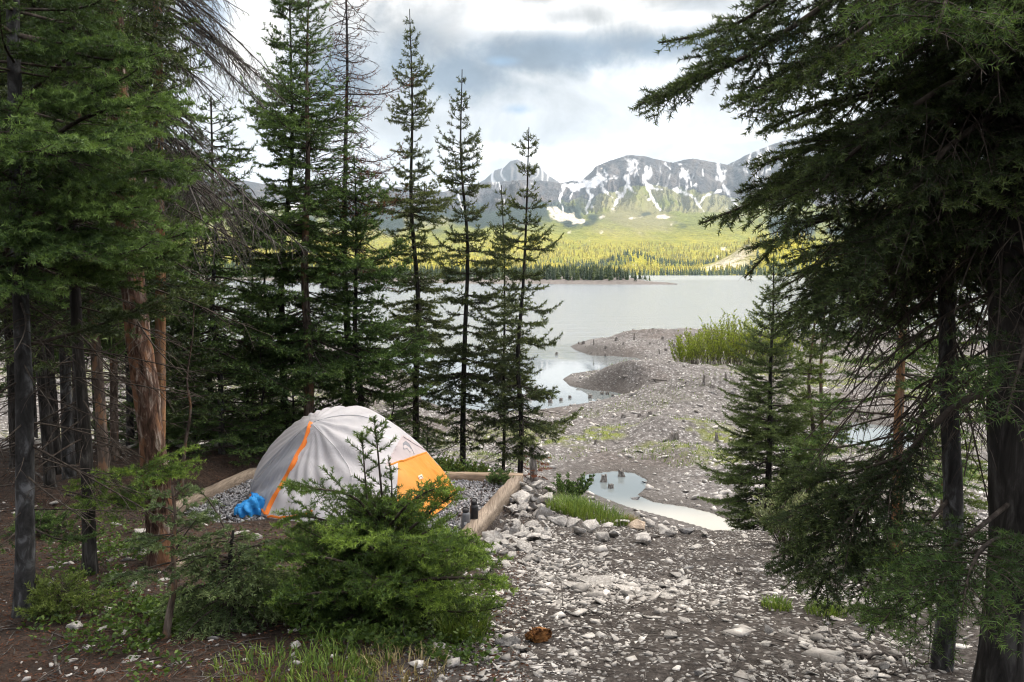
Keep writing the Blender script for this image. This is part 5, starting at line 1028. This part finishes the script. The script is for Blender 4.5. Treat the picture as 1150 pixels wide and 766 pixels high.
# ------------------------------------------------------------------ shrubs, grass, herbs
def leaf_quads(mb, P, d, ln, w, tint, mt, rng):
    n = len(P); side = nrm(np.cross(d, rng.normal(size=(n, 3)))); ln = ln[:, None]; w = w[:, None]
    V = np.stack([P, P+d*ln*0.5+side*w*0.5, P+d*ln, P+d*ln*0.5-side*w*0.5], 1).reshape(-1, 3)
    mb.add(V, np.arange(4*n).reshape(-1, 4), M[mt], np.repeat(np.clip(tint, 0, 1), 4))
def shrub(name, label, cat, base, h, spread, stems, leaves, leaf, mt, seed, group=None, upright=1.0, wood='twig'):
    rng = np.random.default_rng(seed); root = empty(name, base, label, cat, group); mb = MB(); ml = MB()
    a = rng.random(stems)*6.283; r = spread*np.sqrt(rng.random(stems)); hh = h*(0.45+0.6*rng.random(stems))
    tip = np.stack([r*np.cos(a), r*np.sin(a), hh], -1); b = tip*np.array([0.25, 0.25, 0]); K = 7; t = np.linspace(0, 1, K)[None, :, None]
    P = b[:, None]+(tip-b)[:, None]*np.concatenate([t**(0.8+0.4*upright)]*2+[t], -1)+0.02*h*rng.normal(size=(stems, K, 3))*t
    rr = (0.003*h+0.002)*(1-0.8*t[..., 0])*np.ones((stems, 1)); v, f = tubes(P, rr, 4); mb.add(v, f, M[wood])
    Q, l, s, _ = ramify(P, hh, h/9, lambda s, L: 0.30*L*(1-s)+0.05*h, 0.55, rng, 0.2, 4, -0.05); v, f = tubes(Q, np.full((len(Q), 4), 0.0022*h+0.0012), 3); mb.add(v, f, M[wood])
    mb.build('stem', root)
    n = leaves; i = rng.integers(0, len(Q), n); s = rng.random(n)[:, None]*3; k = np.minimum(s[:, 0].astype(int), 2); p = Q[i, k]+(Q[i, k+1]-Q[i, k])*(s-k[:, None]); d = nrm(nrm(Q[i, 3]-Q[i, 0])+rng.normal(size=(n, 3))*0.7+[0, 0, 0.3])
    tint = 0.35+0.35*(p[:, 2]/h)+0.25*rng.normal(size=n)*0.6
    leaf_quads(ml, p, d, leaf*(0.6+0.8*rng.random(n)), leaf*0.45*np.ones(n), tint, mt, rng); ml.build('foliage', root, smooth=None)
    return root
for k, (px, py, Y, h, sp_) in enumerate([(768, 0, 50, 2.0, 0.8), (782, 0, 51.5, 2.0, 0.9), (796, 0, 49, 2.2, 1.0), (810, 0, 50, 2.3, 1.0), (822, 0, 47.5, 2.3, 0.9), (834, 0, 46.5, 2.5, 1.0), (846, 0, 47.5, 2.7, 1.1), (858, 0, 46, 2.5, 1.0), (776, 0, 53, 1.8, 0.9), (804, 0, 53, 2.5, 0.9), (829, 0, 51, 2.8, 1.0), (875, 0, 48, 2.2, 1.1), (893, 0, 47, 2.0, 1.2)]):
    x = (px-CX)/FPX*Y; shrub('willow_shrub', 'bright yellow green willow shrub in the thicket behind the gravel mound', 'willow shrub', (x, Y, g1(x, Y)-0.03), h*1.12, sp_*1.1, 26, 2300, 0.09, 'leaf_willow', 300+k, 'willow thicket by the lake', 0.3)
for px, py, h, lab in [(884, 612, 0.55, 'pale grey green willow bush at the foot of the spreading spruce'), (898, 604, 0.5, 'pale grey green willow bush under the hanging dark bough')]:
    p = on_ground(px, py); shrub('pale_willow_bush', lab, 'willow bush', p, h, 0.38, 40, 1900, 0.035, 'leaf_pale', 330+px, 'pale willow bushes')
for k, (px, py) in enumerate([(508, 540), (528, 541), (548, 541), (492, 542), (470, 545), (575, 542), (640, 560)]):
    p = on_ground(px, py); p = np.array([(px-CX)/FPX*10.7, 10.7, g1((px-CX)/FPX*10.7, 10.7)]) if k < 5 else p
    shrub('juniper_shrub', 'low spreading green juniper behind the back timber of the pad', 'juniper shrub', p, 0.26, 0.32, 40, 2600, 0.03, 'needle_yellow' if k % 2 else 'needle_fir', 350+k, 'low junipers behind the pad', 0.2)
def tuft(label, px, py, h, rad, n, mt, seed, group=None, p=None, name='grass_tuft', cat='grass tuft'):
    rng = np.random.default_rng(seed); p = on_ground(px, py) if p is None else p; mb = MB()
    a = rng.random(n)*6.283; r = rad*np.sqrt(rng.random(n)); b = np.stack([p[0]+r*np.cos(a), p[1]+r*np.sin(a)*1.1], -1); z = gz(b[:, 0], b[:, 1])
    L = h*(0.5+0.7*rng.random(n)); lean = nrm(np.stack([np.cos(a)+rng.normal(size=n)*0.9, np.sin(a)+rng.normal(size=n)*0.9, 0*a], -1))*(0.25+0.5*rng.random(n))[:, None]
    w = nrm(np.cross(lean, [0, 0, 1.0]))*0.0022*(1+h*2); B = np.stack([b[:, 0], b[:, 1], z-0.005], -1); mid = B+lean*L[:, None]*0.25+np.array([0, 0, 1])*L[:, None]*0.55; tip = B+lean*L[:, None]+np.array([0, 0, 1])*L[:, None]*0.85
    V = np.stack([B-w, B+w, mid+w*0.8, mid-w*0.8, tip], 1).reshape(-1, 3); i = np.arange(n)*5; tint = np.repeat(np.clip(0.5+0.25*rng.normal(size=n), 0, 1), 5)
    mb.add(V, np.stack([i, i+1, i+2, i+3], -1), M[mt], tint); mb.G.append((np.stack([i+3, i+2, i+4], -1), M[mt]))
    return tag(mb.build(name, None, loc=p, origin=p, smooth=None), label, cat, group)
tuft('lush grass clump spilling over the brow above the pond', 668, 578, 0.16, 0.42, 1100, 'grass', 1)
tuft('grass clump beside the rubble at the brow', 640, 572, 0.16, 0.25, 700, 'grass', 2)
tuft('reddish dry grass clump at the end of the brow grass', 708, 586, 0.15, 0.22, 500, 'straw', 3)
tuft('bright grass clump around the orange trunk foot', 995, 634, 0.18, 0.35, 900, 'grass', 4)
tuft('grass patch lowest on the soil below the drooping fir', 300, 752, 0.06, 0.22, 360, 'grass', 5)
tuft('grass patch below the middle of the bushy fir', 395, 735, 0.07, 0.22, 380, 'grass', 6)
tuft('grass patch at the lower edge under the bushy fir', 372, 762, 0.075, 0.18, 330, 'grass', 7)
tuft('dark grass tuft at the scree edge under the bushy fir', 518, 712, 0.12, 0.13, 500, 'grass', 8)
tuft('dry straw patch beside the forked dry branch', 450, 750, 0.06, 0.2, 300, 'straw', 9)
tuft('small mossy grass clump on the scree slope', 872, 683, 0.06, 0.08, 260, 'grass', 10)
tuft('small grass clump between slope stones and hanging bough', 928, 690, 0.07, 0.10, 260, 'grass', 11)
def ground_cover():
    rng = np.random.default_rng(17); mb = MB(); n = 17000
    y = 3.0+3.6*rng.random(n)**1.2; u = rng.uniform(-0.60, -0.02, n); x = u*y
    px, py = to_px(np.stack([x, y, gz(x, y)], -1))
    d = sstep(0.0, 0.3, fbm2(x*2.2, y*2.2, 3, 18)+0.12)*np.clip(np.exp(-((px-215)/85)**2-((py-690)/60)**2)+1.0*np.exp(-((px-380)/120)**2-((py-740)/40)**2)+0.35*np.exp(-((px-150)/60)**2-((py-640)/40)**2)+0.06, 0, 1)
    k = rng.random(n) < d; x, y = x[k], y[k]; z = gz(x, y); n = len(x); h = 0.01+0.07*rng.random(n)**1.5
    for r in range(5):
        a = rng.random(n)*6.283; P = np.stack([x+0.012*np.cos(a), y+0.012*np.sin(a), z+h*(0.5+0.5*rng.random(n))], -1); dd = nrm(np.stack([np.cos(a), np.sin(a), 0.25+0.3*rng.random(n)], -1))
        leaf_quads(mb, P, dd, 0.014+0.018*rng.random(n), 0.010+0.010*rng.random(n), 0.45+0.22*rng.normal(size=n), 'leaf_herb' , rng)
    tag(mb.build('herb_undergrowth', None, smooth=None), 'low leafy herbs covering the forest soil', kind='stuff')
    # brown litter: needles, chips, twigs
    mb = MB(); n = 26000; y = 2.8+9*rng.random(n)**1.4; x = rng.uniform(-0.66, 0.02, n)*y; k = seg_sd(x, y, PAD) > 0.15; x, y = x[k], y[k]; n = len(x)
    z = gz(x, y)+0.004; a = rng.random(n)*6.283; L = 0.010+0.028*rng.random(n)**2; d = np.stack([np.cos(a), np.sin(a), rng.normal(size=n)*0.25], -1)
    leaf_quads(mb, np.stack([x, y, z], -1), d, L, 0.003+0.006*rng.random(n), 0.25+0.3*rng.random(n), 'needle_rust', rng)
    n = 1500; y = 2.9+8*rng.random(n)**1.3; x = rng.uniform(-0.66, 0.62, n)*y; k = (seg_sd(x, y, PAD) > 0.15) & ((x < 0) | (rng.random(n) < 0.35)); x, y = x[k], y[k]; n = len(x); a = rng.random(n)*6.283; L = 0.05+0.22*rng.random(n)**2
    t = np.linspace(0, 1, 4)[None, :, None]; B = np.stack([x, y, gz(x, y)+0.006], -1); P = B[:, None]+np.stack([np.cos(a), np.sin(a), 0.06*rng.normal(size=n)], -1)[:, None]*L[:, None, None]*t+0.012*rng.normal(size=(n, 4, 3))*t
    P[..., 2] = np.maximum(P[..., 2], gz(P[..., 0], P[..., 1])+0.003); v, f = tubes(P, np.full((n, 4), 0.0028)*np.array([[1, .9, .7, .4]]), 4); mb.add(v, f, M['twig_grey'])
    tag(mb.build('forest_litter', None, smooth=None), 'fallen twigs and brown needle litter on the soil', kind='stuff')
    # sparse grass on the flats
    mb = MB(); n = 70000; y = 22+30*rng.random(n); x = rng.uniform(-0.35, 0.6, n)*y; d = water_d(x, y); cg = onz(720, 490, .8)
    g = sstep(0.05, 0.3, fbm2(x/2.5, y/1.4, 4, 41)+0.06)*(d > 1.0)*np.clip(1.2*np.exp(-((x-cg[0])/6.5)**2-((y-cg[1])/4.5)**2)+0.8*sstep(9, 14, x)+0.3, 0, 1); k = rng.random(n) < g; x, y = x[k], y[k]; n = len(x); z = gz(x, y)
    leaf_quads(mb, np.stack([x, y, z-0.01], -1), nrm(np.stack([rng.normal(size=n)*0.4, rng.normal(size=n)*0.4, np.ones(n)], -1)), 0.06+0.12*rng.random(n), 0.014+0.012*rng.random(n), 0.5+0.25*rng.normal(size=n), 'grass', rng)
    tag(mb.build('meadow_grass', None, smooth=None), 'thin yellow green grass on the gravel flats', kind='stuff')
ground_cover()
# ------------------------------------------------------------------ sun, sky, unseen shade blocker, haze, camera
SUN_EL, SUN_AZ = R(34), R(100)      # azimuth from +Y toward +X: the sun stands to the right and a little behind
S = np.array([math.sin(SUN_AZ)*math.cos(SUN_EL), math.cos(SUN_AZ)*math.cos(SUN_EL), math.sin(SUN_EL)])
ld = bpy.data.lights.new('sun', 'SUN'); ld.energy = 4.6; ld.angle = R(1.0); ld.color = (1.0, 0.93, 0.80)
lo = bpy.data.objects.new('sun', ld); COL.objects.link(lo); lo.rotation_euler = Vector(-S).to_track_quat('-Z', 'Y').to_euler(); lo.location = (-30, -20, 40)
def build_shade_cloud():
    """unseen mass of vapour, added between the sun and the camp to shade it"""
    alt = 1100.0; c = np.array([0, 190, 0])+S*(alt/S[2]); bm = bmesh.new(); bmesh.ops.create_icosphere(bm, subdivisions=5, radius=1.0)
    V = np.array([v.co[:] for v in bm.verts]); F = np.array([[v.index for v in f.verts] for f in bm.faces]); bm.free()
    n = fbm2(V[:, 0]*2.4+3, V[:, 1]*2.4+V[:, 2], 4, 5); V = V*(1+0.28*n)[:, None]*np.array([560, 430, 110]); V[:, 2] = np.maximum(V[:, 2], -45+25*fbm2(V[:, 0]/120, V[:, 1]/120, 3, 6))
    m, nn = mat('shade_cloud_vapour'); a = nn.node('ShaderNodeBsdfDiffuse'); a.inputs[0].default_value = (0.95, 0.95, 0.96, 1); b = nn.node('ShaderNodeBsdfTranslucent'); b.inputs[0].default_value = (0.95, 0.95, 0.96, 1)
    x = nn.node('ShaderNodeMixShader'); x.inputs[0].default_value = 0.5; nn.l.new(a.outputs[0], x.inputs[1]); nn.l.new(b.outputs[0], x.inputs[2]); nn.out(x.outputs[0])
    tag(add_obj('shade_cloud', make_mesh('shade_cloud', V, [(F, m)], None, True), None, c), 'unseen shade blocker added high above the camp', kind='structure')  # added out of view to keep direct sun off the camp
build_shade_cloud()
def build_world():
    w = bpy.data.worlds.new('World'); SC.world = w; w.use_nodes = True; n = NT(w.node_tree)
    d = n.node('ShaderNodeTexCoord').outputs['Generated']; sx = n.node('ShaderNodeSeparateXYZ'); n.l.new(d, sx.inputs[0])
    sky = n.node('ShaderNodeTexSky', sky_type='NISHITA', sun_disc=False); sky.sun_elevation = SUN_EL; sky.sun_rotation = SUN_AZ; sky.altitude = 1500; sky.air_density = 1.0; sky.dust_density = 0.6
    az = n.math('ARCTAN2', sx.outputs[0], sx.outputs[1]); el = n.math('ARCSINE', sx.outputs[2])
    zc = n.math('ADD', n.math('MAXIMUM', sx.outputs[2], 0.0), 0.10)
    cx = n.node('ShaderNodeCombineXYZ'); n.put(cx.inputs[0], n.math('DIVIDE', sx.outputs[0], zc)); n.put(cx.inputs[1], n.math('DIVIDE', sx.outputs[1], zc)); pl = cx.outputs[0]
    n1 = n.noise(pl, 1.15, 8, 0.58, 0.5); n2 = n.noise(pl, 0.45, 5, 0.5, 0.3); n3 = n.noise(d, 9.0, 7, 0.6, 0.6); n4 = n.noise(d, 26.0, 6, 0.6, 0.3)
    warp = n.math('ADD', n.math('MULTIPLY', n.math('SUBTRACT', n3, 0.5), 1.9), n.math('MULTIPLY', n.math('SUBTRACT', n4, 0.5), 0.9))
    def blob(px, py, wx, wy, soft=0.28, wk=1.25):
        u = math.atan((px-CX)/FPX); v = math.atan((HOR-py)/FPX)
        a = n.math('DIVIDE', n.math('SUBTRACT', az, u), wx/FPX); b = n.math('DIVIDE', n.math('SUBTRACT', el, v), wy/FPX)
        r = n.math('SQRT', n.math('ADD', n.math('MULTIPLY', a, a), n.math('MULTIPLY', b, b)))
        return n.rng(n.math('ADD', r, n.math('MULTIPLY', warp, wk)), 1.0+soft, 1.0-soft)
    def mx(*a):
        r = a[0]
        for b in a[1:]: r = n.math('MAXIMUM', r, b)
        return r
    K = 10.0      # the background runs at strength 0.1
    col = n.ramp(n.rng(el, 0.0, 0.36, smooth=False), [(0.0, (6.1, 6.0, 5.9)), (0.30, (5.2, 5.2, 5.2)), (0.6, (5.0, 5.05, 5.1)), (1.0, (6.4, 6.4, 6.4))])
    def C(c): return tuple(x*K for x in c)
    shade = n.rng(n1, 0.40, 0.66); bright = n.rng(n3, 0.40, 0.62)
    hi = n.rng(el, 0.20, 0.36)
    col = n.mix(n.math('MULTIPLY', shade, n.math('ADD', 0.12, n.math('MULTIPLY', hi, 0.35))), col, C((0.30, 0.31, 0.33)))
    # dim blue grey bands of clouds with bright torn edges
    whites = mx(blob(620, 18, 130, 28), blob(540, 15, 90, 30), blob(725, 42, 110, 16), blob(600, 88, 24, 8, 0.9), blob(669, 86, 7, 10, 0.9), blob(285, 60, 30, 45), blob(645, 192, 60, 22, 0.5, 0.6), blob(560, 172, 60, 9, 0.5, 0.8), blob(800, 160, 70, 6, 0.5, 0.6), blob(430, 30, 50, 26), blob(870, 55, 40, 30))
    col = n.mix(n.math('MULTIPLY', whites, 0.95), col, C((0.80, 0.77, 0.73)))
    greys = mx(blob(475, 45, 75, 34, 0.8), blob(640, 28, 40, 12, 0.8), blob(800, 8, 70, 18, 0.8), blob(600, 6, 40, 10, 0.8), blob(690, 58, 150, 16, 0.8, 0.7))
    col = n.mix(n.math('MULTIPLY', greys, 0.72), col, C((0.175, 0.178, 0.185)))
    blues = mx(blob(620, 68, 92, 22, 0.6), blob(500, 95, 80, 24, 0.7), blob(450, 80, 40, 36, 0.8), blob(740, 60, 80, 14, 0.8), blob(400, 100, 50, 30, 0.8), blob(835, 72, 40, 10, 0.8))
    col = n.mix(n.math('MULTIPLY', blues, 0.9), col, C((0.105, 0.145, 0.195)))
    gap = mx(blob(582, 127, 14, 5, 0.9), blob(880, 60, 14, 30, 0.9, 0.6), blob(240, 45, 20, 40, 0.9), blob(566, 75, 14, 4, 0.9, .5))
    col = n.mix(n.math('MULTIPLY', gap, 0.75), col, C((0.17, 0.27, 0.40)))
    tex = n.math('ADD', n.math('MULTIPLY', n.rng(n.noise(n.scale(d, (1, 1, 1.5)), 6.5, 10, 0.6, 0.4), 0.32, 0.68), 0.52), 0.70)
    tv = n.node('ShaderNodeVectorMath', operation='SCALE'); n.l.new(col, tv.inputs[0]); n.put(tv.inputs['Scale'], tex); col = tv.outputs[0]
    # open sky shows blue high up between the clouds
    skyc = n.node('ShaderNodeVectorMath', operation='SCALE'); n.l.new(sky.outputs[0], skyc.inputs[0]); skyc.inputs['Scale'].default_value = 1.0
    high = n.math('MULTIPLY', n.rng(el, 0.34, 0.6), n.rng(n2, 0.46, 0.58))
    col = n.mix(n.math('MULTIPLY', high, 0.7), col, skyc.outputs[0])
    zs = n.node('ShaderNodeVectorMath', operation='SCALE'); n.l.new(n.mix(n.rng(el, 0.36, 0.6), col, (1.0, 0.925, 0.83), 'MULTIPLY'), zs.inputs[0]); dt = n.node('ShaderNodeVectorMath', operation='DOT_PRODUCT'); n.l.new(d, dt.inputs[0]); dt.inputs[1].default_value = (0.62, 0.30, 0.72)
    glow = n.math('MULTIPLY', n.math('POWER', n.math('MAXIMUM', dt.outputs['Value'], 0.0), 5.0), n.rng(el, 0.34, 0.62))
    n.put(zs.inputs['Scale'], n.math('ADD', n.rng(el, 0.36, 0.95, 1.0, 3.2), n.math('MULTIPLY', glow, 6.0))); col = zs.outputs[0]
    col = n.mix(n.rng(el, -0.01, -0.08), col, C((0.12, 0.12, 0.11)))
    bg = n.node('ShaderNodeBackground'); n.l.new(col, bg.inputs[0]); bg.inputs[1].default_value = 0.1
    o = n.node('ShaderNodeOutputWorld'); n.l.new(bg.outputs[0], o.inputs[0])
build_world()
HAZE = True
if HAZE:
    m, n = mat('haze_air'); v = n.node('ShaderNodeVolumePrincipled'); v.inputs['Color'].default_value = (0.62, 0.80, 1.0, 1); v.inputs['Density'].default_value = 4.2e-5; v.inputs['Anisotropy'].default_value = 0.2
    n.out(None, v.outputs[0])
    lo_, hi_ = np.array([-16000., -300, -3]), np.array([16000., 11000, 1500]); Vb = np.array([[(lo_, hi_)[i & 1][0], (lo_, hi_)[(i >> 1) & 1][1], (lo_, hi_)[(i >> 2) & 1][2]] for i in range(8)])
    hz = add_obj('haze', make_mesh('haze', Vb, [(np.array([[0, 2, 3, 1], [4, 5, 7, 6], [0, 1, 5, 4], [2, 6, 7, 3], [0, 4, 6, 2], [1, 3, 7, 5]]), m)])); tag(hz, 'faint blue haze in the air over the lake', kind='stuff')
cd = bpy.data.cameras.new('camera'); cam = bpy.data.objects.new('camera', cd); COL.objects.link(cam); SC.camera = cam
cam.location = (0, 0, CAMZ); cam.rotation_euler = (math.pi/2-PITCH, 0, 0); cd.sensor_width = 36; cd.lens = 36*FPX/1150; cd.clip_start = 0.05; cd.clip_end = 40000
SC.view_settings.view_transform = 'Standard'; SC.view_settings.look = 'None'; SC.view_settings.exposure = 0.85; SC.view_settings.gamma = 1; SC.view_settings.use_curve_mapping = False
cy = SC.cycles; cy.denoising_prefilter = 'ACCURATE'; cy.filter_width = 1.15; cy.max_bounces = 6; cy.diffuse_bounces = 3; cy.glossy_bounces = 3; cy.transmission_bounces = 4; cy.transparent_max_bounces = 8; cy.volume_bounces = 0; cy.caustics_reflective = False; cy.caustics_refractive = False
